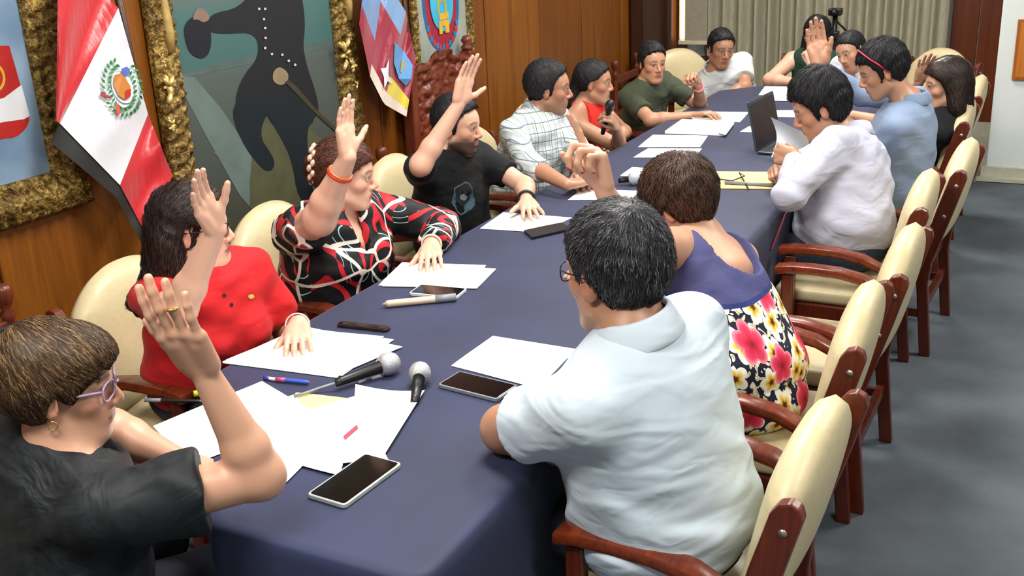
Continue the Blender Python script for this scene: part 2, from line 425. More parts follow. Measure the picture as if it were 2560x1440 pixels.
chair(-2.335, 4.70, -90, 'cream armchair behind the man in the plaid shirt')
chair(-2.335, 5.42, -90, 'cream armchair behind the woman in the red halter top')
chair(-2.335, 6.28, -90, 'cream armchair behind the young man in olive')
chair(-2.34, 7.50, -135, 'cream armchair behind the man in the white polo at the far corner')
chair(-1.62, 7.78, 180, 'cream armchair at the far end behind the woman in glasses')
chair(-.94, 7.66, 150, 'cream armchair at the far right corner of the table')
chair(-1.90, 1.22, -43, 'cream armchair under the woman in the black blouse')

# dark wooden chairs with turned posts along the left wall
def turned_chair(x, y, label):
    r = empty('wooden_chair', (x, y, 0), -math.pi/2); tag(r, label, 'chair', 'wooden chairs along the left wall')
    prof = [(.018, 0), (.02, .3), (.022, .46), (.018, .5), (.016, .7), (.02, .74), (.026, .76), (.014, .775), (.026, .80), (.03, .82), (.03, .845), (.024, .86), (.0, .865)]
    for sx in (-.23, .23):
        MB().lathe(prof, 14, Matrix.Translation((sx, -.16, 0))).build('back_post', M_CARVED, r, True)
        MB().lathe([(.02, 0), (.022, .44)], 12, Matrix.Translation((sx, .16, 0))).build('front_leg', M_CARVED, r, True)
    MB().box((-.25, -.18, .43), (.25, .19, .47)).build('seat', M_CARVED, r, bevel=.01)
    for z in (.56, .68): MB().box((-.22, -.172, z), (.22, -.148, z+.06)).build('back_rail', M_CARVED, r, bevel=.006)
turned_chair(-2.90, 1.94, 'dark turned wooden chair at the left wall behind the woman in red')
turned_chair(-2.87, 4.16, 'dark turned wooden chair beside the carved high-backed chair')
turned_chair(-2.86, 7.78, 'dark turned wooden chair behind the young man in olive')
o = MB().box((-.07, -.11, 0), (.07, .11, .30)).build('shoulder_bag', plain('navy_bag', '#1d3140', .7), None, True, .05, 4); o.location = (-2.90, 2.06, .472)
tag(o, 'dark blue bag standing behind the nearest cream armchair on the wall side', 'bag')

# high carved chair
def carved_chair(x, y):
    r = empty('carved_throne_chair', (x, y, 0), -math.pi/2); tag(r, 'high-backed dark red carved wooden chair below the small coat of arms', 'chair')
    nx, nz = 40, 90; v = []; f = []
    for j in range(nz+1):
        for i in range(nx+1):
            u = -1+2*i/nx; q = j/nz
            top = 1.20+.05*max(0, 1-(u/.55)**2)+.02*abs(math.sin(u*7))
            z = .5+q*(top-.5); xx = .31*u
            d = .022*(mnoise.noise(Vector((xx*26, z*26, 3)))+.6*mnoise.noise(Vector((abs(xx)*60, z*60, 1))))
            d += .02*(abs(u) > .86)+.012*(q > .94)
            v.append((xx, -.18+d, z))
    for j in range(nz):
        for i in range(nx): a = j*(nx+1)+i; f.append((a+1, a, a+nx+1, a+nx+2))
    me = bpy.data.meshes.new('b'); me.from_pydata(v, [], f); me.update(); link('carved_back', me, M_CARVED, r, True)
    MB().box((-.31, -.215, .5), (.31, -.195, 1.2)).build('back_board', M_CARVED, r)
    for sx in (-.315, .315):
        MB().box((sx-.03, -.22, 0), (sx+.03, -.15, 1.22)).build('back_post', M_CARVED, r, bevel=.008)
        MB().lathe([(.03, 0), (.036, .02), (.02, .035), (.034, .055), (.02, .08), (0, .085)], 14, Matrix.Translation((sx, -.185, 1.22))).build('finial', M_CARVED, r, True)
        MB().box((sx-.03, .03, 0), (sx+.03, .09, .66)).build('front_leg', M_CARVED, r, bevel=.008)
        MB().box((sx-.035, -.16, .64), (sx+.035, .10, .68)).build('armrest', M_CARVED, r, bevel=.01)
    MB().box((-.32, -.18, .42), (.32, .10, .48)).build('seat', M_CARVED, r, bevel=.012)
carved_chair(-2.855, 5.03)
# ------------------------------------------------------------------ pictures on the left wall
def gold_mat():
    t = NT('carved_gilt', .38, .5); co = t.coord(); n = t.noise(co, 60, 4, .65); n2 = t.noise(co, 6, 2)
    f = t.math('ADD', t.math('MULTIPLY', n, .75), t.math('MULTIPLY', n2, .25))
    t.color(t.ramp(f, [(.36, srgb('#33240c')), (.5, srgb('#6e5522')), (.66, srgb('#c2a458'))]))
    t.b.inputs['Metallic'].default_value = .45; t.bump(n, .9, .012); return t.m
M_GOLD = gold_mat()
M_GILT = plain('gilt_ornament', '#c2a464', .35, .5, .4, 40, .15)
def rail(a, b, inward, fw, dep, seedv, amp):
    """one mitred carved rail in the wall plane from a to b (y,z); inward = direction of the opening"""
    a = np.array(a, float); b = np.array(b, float); L = np.linalg.norm(b-a); t = (b-a)/L; inn = np.array(inward, float)
    n = max(10, int(L/.007)); prof = [(0, 0), (0, .55), (.10, .8), (.22, .72), (.34, .95), (.5, 1.0), (.62, .8), (.74, .5), (.84, .62), (.92, .5), (1, .35), (1, 0)]
    v = []; f = []
    for i in range(n+1):
        s = i/n*L
        for k, (q, h) in enumerate(prof):
            cut = q*fw; ss = cut+(L-2*cut)*(i/n)          # mitre
            p = a+t*ss+inn*q*fw
            hh = h*dep
            if 0 < k < len(prof)-1:
                hh += amp*(mnoise.noise(Vector((p[0]*40, p[1]*40, seedv)))+.9*mnoise.noise(Vector((p[0]*85, p[1]*85, seedv+5))))
                hh += amp*.6*math.sin(ss*2*math.pi/.055+6*q)
            v.append((WX+.006+max(.004, hh), p[0], p[1]))
    m_ = len(prof)
    for i in range(n):
        for k in range(m_-1): f.append((i*m_+k, (i+1)*m_+k, (i+1)*m_+k+1, i*m_+k+1))
    me = bpy.data.meshes.new('rail'); me.from_pydata(v, [], f); me.update()
    bm = bmesh.new(); bm.from_mesh(me); bmesh.ops.recalc_face_normals(bm, faces=bm.faces); bm.to_mesh(me); bm.free(); return me
def picture(name, y0, y1, z0, z1, fw, dep, amp, canvas_mat, label):
    r = empty(name, (0, 0, 0)); tag(r, label, 'painting')
    for k, (a, b, inn) in enumerate((((y0, z0), (y1, z0), (0, 1)), ((y1, z0), (y1, z1), (-1, 0)), ((y1, z1), (y0, z1), (0, -1)), ((y0, z1), (y0, z0), (1, 0)))):
        link('frame_rail', rail(a, b, inn, fw, dep, k*3.1+y0, amp), M_GOLD, r, True)
    MB().box((WX+.004, y0+fw*.9, z0+fw*.9), (WX+.014, y1-fw*.9, z1-fw*.9)).build('canvas', canvas_mat, r)
    return r
LIFT = [0]
def paint(name, pts, mat, parent, smooth=2, lift=None):
    """flat paint on a canvas: outline given in photo pixels, dropped on the wall plane"""
    LIFT[0] += 1; x = WX+.0145+.0004*(LIFT[0] % 40)
    P = [onx(px, py, x) for px, py in pts]
    for _ in range(smooth):
        Q = []
        for i in range(len(P)): a, b = P[i], P[(i+1) % len(P)]; Q += [.75*a+.25*b, .25*a+.75*b]
        P = Q
    P = [(x, p[1], p[2]) for p in P]; n = len(P)
    me = bpy.data.meshes.new(name); me.from_pydata(P, [], [tuple(range(n))]); me.update()
    if me.polygons[0].normal[0] < 0: me.flip_normals()
    return link(name, me, mat, parent)
def flat(name, h, rough=.5, amp=.12, sc=9): return plain(name, h, rough, .4, 0, sc, amp)
def sea_mat():
    t = NT('painted_deck', .4, .4); co = t.coord(); sep = t.n('ShaderNodeSeparateXYZ'); t.l(co, sep.inputs[0])
    v = t.mapping(co, (1, 3, 14)); n = t.noise(v, 3, 4)
    z = t.math('ADD', sep.outputs[2], t.math('MULTIPLY', n, .06))
    c = t.ramp(t.math('MULTIPLY_ADD', z, 1/1.6, -.7/1.6), [(0, srgb('#3e3d30')), (.22, srgb('#424843')), (.42, srgb('#4a5450')), (.455, srgb('#4d5856')), (.47, srgb('#3d5f5c')), (.6, srgb('#456663')), (.645, srgb('#5c6362')), (.8, srgb('#656768'))])
    t.color(c); return t.m
P2R = picture('naval_portrait_painting', 3.02, 4.33, .36, 2.45, .145, .055, .008, sea_mat(), 'large gilt-framed painting of an officer in dark uniform on a ship deck')
M_UNI = flat('painted_uniform', '#15181d'); M_UNI2 = flat('painted_trousers', '#101a20'); M_GUN = flat('painted_gun_carriage', '#5b6b66'); M_GUN2 = flat('painted_rail', '#4b5a58')
paint('painted_rail', [(440, 205), (480, 190), (820, 120), (820, 100), (600, 148), (440, 190)], M_GUN2, P2R, 0)
paint('painted_beam', [(445, 190), (500, 195), (690, 470), (730, 560), (640, 560), (470, 260)], M_GUN, P2R, 1)
paint('painted_beam', [(520, 375), (560, 390), (690, 440), (690, 455), (600, 425)], M_GUN, P2R, 1)
paint('painted_floor_patch', [(620, 500), (640, 290), (720, 330), (790, 320), (830, 420), (830, 560), (640, 560)], flat('painted_planks', '#4d4d36'), P2R, 1)
paint('painted_coat', [(640, -40), (750, -40), (765, 60), (755, 130), (800, 260), (790, 300), (740, 300), (700, 290), (620, 285), (585, 270), (600, 200), (650, 140), (640, 80), (560, 85), (520, 80), (520, 35), (600, 20)], M_UNI, P2R)
paint('painted_leg', [(575, 260), (640, 230), (700, 240), (640, 330), (690, 400), (680, 430), (655, 425), (600, 350)], M_UNI2, P2R)
paint('painted_leg', [(640, 240), (780, 240), (790, 300), (765, 320), (775, 430), (790, 520), (745, 500), (730, 400), (700, 340)], M_UNI2, P2R)
paint('painted_hat', [(460, 60), (490, 35), (525, 45), (530, 120), (510, 150), (475, 135), (462, 95)], flat('painted_hat', '#11131d'), P2R)
paint('painted_hand', [(480, 50), (490, 22), (510, 20), (528, 45), (510, 58), (495, 48)], flat('painted_skin', '#7d675c'), P2R)
paint('painted_hand', [(682, 180), (698, 165), (720, 180), (722, 200), (705, 215), (682, 205)], flat('painted_glove', '#84765a'), P2R)
paint('painted_sword', [(712, 205), (735, 228), (790, 285), (840, 330), (843, 322), (790, 272), (740, 215), (722, 200)], flat('painted_scabbard', '#3a3322'), P2R, 0)
M_BTN = flat('painted_button', '#b8b6ad')
for k, (bx, by) in enumerate([(648, 22), (663, 22), (660, 48), (663, 70), (664, 95), (663, 120), (680, 135), (706, 137), (722, 152), (738, 162)]):
    paint('painted_button', [(bx-3, by-3), (bx+3, by-3), (bx+3, by+3), (bx-3, by+3)], M_BTN, P2R, 1)
def blue_bg():
    t = NT('painted_blue_ground', .4, .4); n = t.noise(t.coord(), 3.5, 3)
    t.color(t.ramp(n, [(.3, srgb('#5f7a96')), (.7, srgb('#8aa0b4'))])); return t.m
P1R = picture('shield_painting', 1.40, 2.62, 1.03, 2.55, .14, .06, .010, blue_bg(), 'gilt-framed painting of a red and white shield at the left edge')
def wallpoly(name, pts, mat, parent, sm=1):
    """outline in wall coordinates (y, z)"""
    LIFT[0] += 1; x = WX+.0145+.0004*(LIFT[0] % 40); P = [np.array([x, a, b]) for a, b in pts]
    for _ in range(sm):
        Q = []
        for i in range(len(P)): a, b = P[i], P[(i+1) % len(P)]; Q += [.75*a+.25*b, .25*a+.75*b]
        P = Q
    me = bpy.data.meshes.new(name); me.from_pydata([tuple(p) for p in P], [], [tuple(range(len(P)))]); me.update()
    if me.polygons[0].normal[0] < 0: me.flip_normals()
    return link(name, me, mat, parent)
M_RED = flat('painted_red', '#a3211d'); M_WHT = flat('painted_white', '#c9ccd0', .5, .04); M_YEL = flat('painted_gold', '#c79a2c')
yc = 2.01
def ywp(px, py): p = onx(px, py, WX+.016); return p[1], p[2]
R_ = [ywp(18, 95), ywp(40, 170), ywp(52, 215), ywp(68, 265), ywp(76, 296), ywp(66, 322), ywp(40, 344), ywp(5, 347)]
full = R_+[(2*yc-a, b) for a, b in R_[::-1]]
LIFT[0] = 0
wallpoly('painted_shield', full, M_RED, P1R, 1)
band = [ywp(54, 212), ywp(75, 290), ywp(60, 298), ywp(10, 305)]; band = band+[(2*yc-a, b) for a, b in band[::-1]]
b2 = [ywp(10, 245)]; band = band+[(2*yc-b2[0][0], b2[0][1]), b2[0]]
wallpoly('painted_band', band, M_WHT, P1R, 0)
cz = ywp(0, 190)
ring = [(cz[0]-.03+.05*math.cos(a), cz[1]+.05*math.sin(a)) for a in np.linspace(0, 2*math.pi, 24, endpoint=False)]
wallpoly('painted_ring', ring, M_YEL, P1R, 0); wallpoly('painted_ring_centre', [(cz[0]-.03+(a-cz[0]+.03)*.8, cz[1]+(b-cz[1])*.8) for a, b in ring], M_RED, P1R, 0)
# small coat of arms
P3R = picture('coat_of_arms_painting', 4.88, 5.53, 1.10, 1.95, .06, .035, .006, flat('painted_pale_ground', '#8d958c'), 'small gilt-framed coat of arms above the carved high-backed chair')
LIFT[0] = 0
def sh(sc, dz=0, cx=5.20, topz=1.80):
    pts = [(-.19, topz), (.19, topz), (.20, 1.55), (.19, 1.40), (.14, 1.29), (.06, 1.235), (0, 1.215), (-.06, 1.235), (-.14, 1.29), (-.19, 1.40), (-.20, 1.55)]
    return [(cx+a*sc, 1.5+(b-1.5)*sc+dz) for a, b in pts]
wallpoly('painted_shield_border', sh(1), flat('painted_royal_blue', '#1d5a8f'), P3R)
wallpoly('painted_shield_red', sh(.86), flat('painted_maroon', '#8e2436'), P3R)
for k in range(13):     # chequered rim
    a = math.pi*(1.06+.88*k/12); yk = 5.20+.155*math.cos(a); zk = 1.40+.145*math.sin(a)
    wallpoly('painted_chequer', [(yk-.015, zk-.015), (yk+.015, zk-.015), (yk+.015, zk+.015), (yk-.015, zk+.015)], flat('painted_scarlet', '#c02a1c') if k % 2 else flat('painted_blue_square', '#2c6ea6'), P3R, 0)
wallpoly('painted_shield_field', sh(.64, .02), flat('painted_sky_blue', '#35a0c4'), P3R)
wallpoly('painted_sun', [(5.20+.10*math.cos(a), 1.60+.05*math.sin(a)) for a in np.linspace(0, 2*math.pi, 18, endpoint=False)], flat('painted_cream', '#c9b27a'), P3R, 0)
for (a, b, c, d, m_) in ((-.055, .045, 1.50, 1.53, 0), (-.055, -.03, 1.44, 1.50, 0), (.02, .045, 1.44, 1.50, 0), (-.04, .06, 1.405, 1.44, 1), (-.05, -.015, 1.33, 1.40, 1), (.015, .06, 1.33, 1.40, 1), (-.015, .015, 1.37, 1.40, 1)):
    wallpoly('painted_castle', [(5.20+a, c), (5.20+b, c), (5.20+b, d), (5.20+a, d)], flat('painted_olive_gold', '#9a9a4a') if m_ == 0 else M_YEL, P3R, 0)
# ornaments on the big frame
def ornament(y, z, s, seedv):
    rnd = random.Random(seedv); mb = MB()
    for k in range(9):
        a = k*2.4; rr = s*(.25+.75*rnd.random()); c = (WX+.055+.02*rnd.random(), y+rr*math.cos(a)*.6, z+rr*math.sin(a)*1.2)
        q = s*rnd.uniform(.22, .42); Mx = frame_mat(c, (0, math.cos(a), math.sin(a)), (0, -math.sin(a), math.cos(a)), (1, 0, 0))
        mb.lathe([(0, -q*.6), (q*.6, -q*.35), (q, 0), (q*.7, q*.4), (0, q*.6)], 8, Mx @ Matrix.Diagonal((1.4, .7, 1, 1)))
    mb.build('ornament', M_GILT, P2R, True)
for px, py, s in ((415, 215, .05), (423, 315, .025), (858, 135, .06), (875, 165, .04), (868, 95, .03), (882, 210, .022), (400, 150, .02)):
    p = onx(px, py, WX+.05); ornament(p[1], p[2], s, px)
for z0, z1, px0, px1 in ((1.55, 2.2, 0, 0),):
    for yy in (3.09, 4.27):
        pts = [(WX+.06, yy, z) for z in np.linspace(1.5, 2.3, 12)]
        MB().tube(pts, [.016+.006*math.sin(i*1.3) for i in range(12)], 8).build('rod_ornament', M_GILT, P2R, True)

# ------------------------------------------------------------------ flags
def satin(name, hexc):
    t = NT(name, .36, .5); co = t.coord(); n = t.noise(co, 5, 2); c = srgb(hexc)
    t.color(t.ramp(n, [(.3, tuple(x*.93 for x in c)), (.7, tuple(min(1, x*1.05) for x in c))]))
    t.b.inputs['Sheen Weight'].default_value = .3; t.bump(t.noise(t.mapping(co, (3, 14, 3)), 4, 2), .15, .02); return t.m
class Flag:
    def __init__(s, lines, x0, amp): s.l = lines; s.x0 = x0; s.amp = amp
    def px(s, u, t):
        for (a, b) in zip(s.l[:-1], s.l[1:]):
            if u <= b[0] or b is s.l[-1]:
                q = (u-a[0])/(b[0]-a[0]); B = np.array(a[1])*(1-q)+np.array(b[1])*q; T = np.array(a[2])*(1-q)+np.array(b[2])*q
                return B*(1-t)+T*t
    def pt(s, u, t, off=0):
        p = s.px(u, t); x = s.x0+s.amp*(math.sin(u*13+t*2.2)+.5*math.sin(u*27-t*3+1))*(.35+.65*t)+off
        return onx(p[0], p[1], x)
    def patch(s, u0, u1, nu, nt, t0=0, t1=1, off=0):
        v = []; f = []
        for i in range(nu+1):
            for j in range(nt+1): v.append(tuple(s.pt(u0+(u1-u0)*i/nu, t0+(t1-t0)*j/nt, off)))
        for i in range(nu):
            for j in range(nt): a = i*(nt+1)+j; f.append((a, a+1, a+nt+2, a+nt+1))
        me = bpy.data.meshes.new('flag'); me.from_pydata(v, [], f); me.update(); return me
    def poly(s, pts, off):
        v = [tuple(s.pt(u, t, off)) for u, t in pts]; me = bpy.data.meshes.new('e'); me.from_pydata(v, [], [tuple(range(len(v)))]); me.update(); return me
    def pxpoly(s, pts, off):
        """outline in photo pixels laid on the flag's cloth"""
        out = []
        for q in pts:
            best = min(((s.px(u, t)-np.array(q)) @ (s.px(u, t)-np.array(q)), u, t) for u in np.linspace(.3, .72, 22) for t in np.linspace(0, 1, 22))
            x = s.x0+s.amp*(math.sin(best[1]*13+best[2]*2.2)+.5*math.sin(best[1]*27-best[2]*3+1))*(.35+.65*best[2])+off
            out.append(tuple(onx(q[0], q[1], x)))
        me = bpy.data.meshes.new('e'); me.from_pydata(out, [], [tuple(range(len(out)))]); me.update()
        return me
M_FRED = satin('flag_red', '#b3131f'); M_FWHITE = satin('flag_white', '#d3d6dd'); M_FSHADE = plain('flag_shade', '#20211f', .6)
F1 = Flag([(0, (140, 300), (146, -130)), (.33, (150, 309), (296, 20)), (.67, (300, 463), (370, 285)), (1, (362, 580), (432, 440))], -2.97, .022)
fr = empty('national_flag', tuple(np.array([-2.99, 2.88, 0]))); tag(fr, 'red and white satin flag with a green-wreathed shield leaning by the left wall', 'flag')
def flink(n, me, mt, par, root, smooth=True):
    for vv in me.vertices: vv.co -= root.location
    return link(n, me, mt, par, smooth)
fc = flink('red_stripe', F1.patch(0, .33, 26, 24), M_FRED, fr, fr)
fw_ = flink('white_stripe', F1.patch(.33, .67, 26, 24), M_FWHITE, fr, fr)
flink('red_stripe', F1.patch(.67, 1, 24, 24), M_FRED, fr, fr)
flink('painted_shade_strip', F1.patch(.3, 1, 40, 2, -.16, .0, -.004), M_FSHADE, fr, fr)  # dark grey strip that paints in the flag's shaded lower side
MB().tube([(-3.035, 2.95, .02), (-3.035, 2.80, 2.5)], .014, 10).build('pole', M_DARKW, fr, True).location = tuple(-fr.location)
MB().lathe([(.085, 0), (.085, .02), (.04, .05), (.02, .12)], 20, Matrix.Translation((-3.0+2.99, 2.95-2.88, 0))).build('pole_base', M_DARKW, fr, True)
# emblem: wreath of leaves round a small shield
M_LEAF = plain('wreath_green', '#2f8a4a', .5); M_LEAF2 = plain('wreath_dark_green', '#1f6a3a', .5)
cx, cy = 306, 218; em = flink('emblem', F1.pxpoly([(cx+28*math.cos(a)+4*math.sin(a), cy+40*math.sin(a)+8*math.cos(a)) for a in np.linspace(0, 2*math.pi, 20, endpoint=False)], .006), M_FWHITE, fr, fr, False)
for k in range(26):
    a = math.radians(-70-320*k/25) if False else math.radians(250-(k*12.2))
    for sgn in (1, -1):
        c_ = np.array([cx+6*math.sin(a)+(40 if True else 0)*math.cos(a), cy+62*math.sin(a)*1.0])
        tdir = nrm(np.array([-math.sin(a)*40, math.cos(a)*62])); nd = np.array([tdir[1], -tdir[0]])*sgn
        d = nrm(tdir*.8+nd); q = np.array([-d[1], d[0]])
        c0 = c_+nd*2
        leaf = [c0, c0+d*7+q*4, c0+d*15, c0+d*7-q*4]
        flink('leaf', F1.pxpoly([tuple(p) for p in leaf], .009+.001*(k % 2)), M_LEAF if (k+(sgn > 0)) % 2 else M_LEAF2, em, fr, False)
flink('shield_field', F1.pxpoly([(286, 188), (306, 182), (326, 215), (328, 238), (314, 250), (296, 238), (284, 212)], .012), plain('emblem_ochre', '#b0702c', .5), em, fr, False)
flink('shield_blue', F1.pxpoly([(303, 172), (318, 166), (326, 180), (318, 190), (306, 188)], .013), plain('emblem_blue', '#4a5fa8', .5), em, fr, False)
flink('shield_red', F1.pxpoly([(316, 225), (328, 222), (326, 242), (312, 250)], .014), plain('emblem_red', '#b02a24', .5), em, fr, False)
flink('ribbon', F1.pxpoly([(252, 228), (268, 238), (284, 243), (268, 246), (250, 240)], .012), plain('emblem_ribbon', '#9a3640', .5), em, fr, False)
flink('ribbon', F1.pxpoly([(288, 262), (296, 258), (302, 282), (294, 292)], .012), plain('emblem_ribbon2', '#c04a40', .5), em, fr, False)
# second flag, maroon with a sky-blue corner and yellow foot
F2 = Flag([(0, (898, 60), (915, -80)), (.25, (925, 190), (960, -60)), (.6, (960, 260), (1015, 30)), (1, (1016, 292), (1040, 150))], -3.0, .018)
f2 = empty('city_flag', (-3.0, 4.75, 0)); tag(f2, 'folded maroon and sky-blue satin flag with yellow foot by the carved chair', 'flag')
for (u0, u1, t0, t1, mt, nm) in ((0, .25, .35, 1, satin('flag_sky', '#5d82b0'), 'sky_corner'), (0, .25, 0, .35, satin('flag_maroon', '#8e1f35'), 'maroon_field'), (.25, .6, .12, .75, MATS.get('x') or bpy.data.materials['flag_maroon'], 'maroon_field'), (.25, .6, .75, 1, satin('flag_sky2', '#6f93bd'), 'sky_corner'), (.25, 1, 0, .12, satin('flag_cream', '#d8c6ba'), 'pale_edge'), (.6, 1, .3, 1, bpy.data.materials['flag_maroon'], 'maroon_field'), (.6, 1, .12, .3, satin('flag_yellow', '#cdbb3a'), 'yellow_foot')):
    flink(nm, F2.patch(u0, u1, 12, 14, t0, t1), mt, f2, f2)
flink('emblem', F2.poly([(.55, .62), (.72, .70), (.95, .82), (.97, .62), (.9, .42), (.75, .38), (.6, .45)], .01), plain('flag_emblem_blue', '#5c92c8', .5), f2, f2, False)
flink('emblem_castle', F2.poly([(.72, .62), (.82, .64), (.84, .48), (.74, .47)], .014), plain('flag_emblem_ochre', '#a39a70', .5), f2, f2, False)
flink('star', F2.poly([(.42, .22), (.5, .30), (.52, .42), (.56, .28), (.66, .26), (.57, .22), (.55, .12), (.5, .2)], .01), M_FWHITE, f2, f2, False)
MB().tube([(-3.03, 4.80, .02), (-3.03, 4.66, 2.4)], .012, 10).build('pole', M_DARKW, f2, True).location = tuple(-f2.location)
MB().lathe([(.08, 0), (.08, .02), (.04, .05), (.02, .12)], 20, Matrix.Translation((-.03, .05, 0))).build('pole_base', M_DARKW, f2, True)
# ------------------------------------------------------------------ people: signed distance fields turned into one mesh
BG = .06
class Grid:
    def __init__(s, h): s.h = h; s.p = []
    # ---- primitives: (lo, hi, function of open coordinate arrays)
    def u(s, prim, k=.01): s.p.append(('u', prim, k)); return s
    def sub(s, prim, k=.004): s.p.append(('s', prim, k)); return s
    def clip(s, fn): s.p.append(('c', fn, 0)); return s
    def disp(s, fn): s.p.append(('d', fn, 0)); return s
    def solve(s):
        los = np.min([q[1][0] for q in s.p if q[0] == 'u'], 0)-.02; his = np.max([q[1][1] for q in s.p if q[0] == 'u'], 0)+.02
        n = np.ceil((his-los)/s.h).astype(int)+1; A = np.full(n, BG, np.float32); ax = [(los[i]+s.h*np.arange(n[i])).astype(np.float32) for i in range(3)]
        for op, pr, k in s.p:
            if op in 'cd':
                X, Y, Z = ax[0][:, None, None], ax[1][None, :, None], ax[2][None, None, :]
                if op == 'c': A = np.maximum(A, pr(X, Y, Z).astype(np.float32))
                else: A = A+np.where(np.abs(A) < .03, pr(X, Y, Z), 0).astype(np.float32)
                continue
            lo, hi, fn = pr; mg = k+2.5*s.h
            i0 = np.clip(np.floor((lo-mg-los)/s.h).astype(int), 0, n); i1 = np.clip(np.ceil((hi+mg-los)/s.h).astype(int)+1, 0, n)
            if (i1 <= i0).any(): continue
            sl = tuple(slice(a, b) for a, b in zip(i0, i1))
            d = np.minimum(fn(ax[0][sl[0]][:, None, None], ax[1][sl[1]][None, :, None], ax[2][sl[2]][None, None, :]), BG).astype(np.float32)
            a = A[sl]
            if op == 'u':
                h = np.maximum(k-np.abs(a-d), 0)/k; A[sl] = np.minimum(a, d)-h*h*k*.25
            else:
                d = -d; h = np.maximum(k-np.abs(a-d), 0)/k; A[sl] = np.maximum(a, d)+h*h*k*.25
        np.clip(A, -BG, BG, out=A)
        g = vdb.FloatGrid(BG); g.copyFromArray(A)
        pts, quads = g.convertToQuads(isovalue=0.0)
        pts = pts*s.h+los; P = pts-pts.mean(0); q = quads       # make the winding face outwards
        vol = (np.cross(P[q[:, 0]], P[q[:, 1]])*P[q[:, 2]]).sum()+(np.cross(P[q[:, 0]], P[q[:, 2]])*P[q[:, 3]]).sum()
        return pts, (q if vol > 0 else q[:, ::-1])
def to_mesh(name, pts, quads, org=(0, 0, 0)):
    me = bpy.data.meshes.new(name); P = np.asarray(pts, np.float32)-np.asarray(org, np.float32)
    nq = len(quads); Q = np.asarray(quads, np.int32)
    me.vertices.add(len(P)); me.vertices.foreach_set('co', P.ravel())
    me.loops.add(nq*4); me.loops.foreach_set('vertex_index', np.ascontiguousarray(Q).ravel())
    me.polygons.add(nq); me.polygons.foreach_set('loop_start', np.arange(0, nq*4, 4, dtype=np.int32))
    me.update(calc_edges=True); me.validate()
    me.polygons.foreach_set('use_smooth', np.ones(len(me.polygons), bool))
    return me
def cap(a, b, ra, rb=None, cuts=(), flat=None):
    """tapered capsule; cuts = planes (point, normal) it is kept behind; flat = (axis, factor) squashes its section"""
    a = np.asarray(a, float); b = np.asarray(b, float); rb = ra if rb is None else rb; ba = b-a; L2 = max(1e-9, ba @ ba); R = max(ra, rb)*(1 if flat is None else max(1, flat[1]))
    def fn(X, Y, Z):
        x, y, z = X-a[0], Y-a[1], Z-a[2]
        t = np.clip((x*ba[0]+y*ba[1]+z*ba[2])/L2, 0, 1)
        x, y, z = x-t*ba[0], y-t*ba[1], z-t*ba[2]
        if flat is not None:
            n, q = flat; c = (x*n[0]+y*n[1]+z*n[2])*(1/q-1); x, y, z = x+c*n[0], y+c*n[1], z+c*n[2]
        d = np.sqrt(x*x+y*y+z*z)-(ra+t*(rb-ra))
        for (p, n) in cuts: d = np.maximum(d, (X-p[0])*n[0]+(Y-p[1])*n[1]+(Z-p[2])*n[2])
        return d
    return np.minimum(a, b)-R, np.maximum(a, b)+R, fn
def ell(c, r, A=None, cuts=()):
    """ellipsoid, rows of A are its axes"""
    c = np.asarray(c, float); r = np.asarray(r, float); A = np.eye(3) if A is None else np.asarray(A, float); ext = np.sqrt(((A*r[:, None])**2).sum(0))
    def fn(X, Y, Z):
        x, y, z = X-c[0], Y-c[1], Z-c[2]; k0 = 0; k1 = 0
        for i in range(3):
            q = x*A[i][0]+y*A[i][1]+z*A[i][2]; k0 = k0+(q/r[i])**2; k1 = k1+(q/r[i]**2)**2
        k0 = np.sqrt(k0); d = k0*(k0-1)/np.maximum(np.sqrt(k1), 1e-6)
        for (p, n) in cuts: d = np.maximum(d, (X-p[0])*n[0]+(Y-p[1])*n[1]+(Z-p[2])*n[2])
        return d
    return c-ext, c+ext, fn

def skin_mat(name, rough=.42):
    t = NT(name, rough, .45); at = t.n('ShaderNodeAttribute'); at.attribute_name = 'col'; co = t.coord()
    n = t.noise(co, 45, 4, .6); n2 = t.noise(co, 420, 2)
    c = t.mix(t.math('MULTIPLY', n, .35), at.outputs[0], t.mix(1.0, at.outputs[0], (1.0, .80, .74), 'MULTIPLY'))
    t.color(c); t.bump(n2, .12, .0012)
    t.b.inputs['Subsurface Weight'].default_value = .08; t.b.inputs['Subsurface Radius'].default_value = (.012, .005, .003); t.b.inputs['Subsurface Scale'].default_value = .6
    return t.m
M_SKIN = skin_mat('skin')
def hair_mat(name, c0, c1, c2=None, rough=.75, axis=(1, 1, 1), rot=(0, 0, 0)):
    t = NT(name, rough, .5); v = t.mapping(t.coord(), axis, rot); n = t.noise(v, 6, 4, .6, .5); n2 = t.noise(v, 22, 2)
    f = t.math('ADD', t.math('MULTIPLY', n, .6), t.math('MULTIPLY', n2, .4))
    st = [(.34, srgb(c0)), (.52, srgb(c1))]+([(.66, srgb(c2))] if c2 else [])
    t.color(t.ramp(f, st)); t.bump(f, .4, .008); return t.m
def fabric(name, hexc, rough=.8, amp=.06, fold=.35, fscale=9, weave=.15):
    t = NT(name, rough, .25); co = t.coord(); n = t.noise(co, 6, 3); w_ = t.noise(co, 500, 1); c = srgb(hexc)
    t.color(t.ramp(n, [(.3, tuple(x*(1-amp) for x in c)), (.7, tuple(min(1, x*(1+amp)) for x in c))]))
    f = t.noise(t.mapping(co, (1, 1, 1.7)), fscale, 2, .45, 1.2)
    t.bump(t.math('ADD', t.math('MULTIPLY', f, 1.0), t.math('MULTIPLY', w_, .02*weave)), fold, .03)
    t.b.inputs['Sheen Weight'].default_value = .04
    return t.m

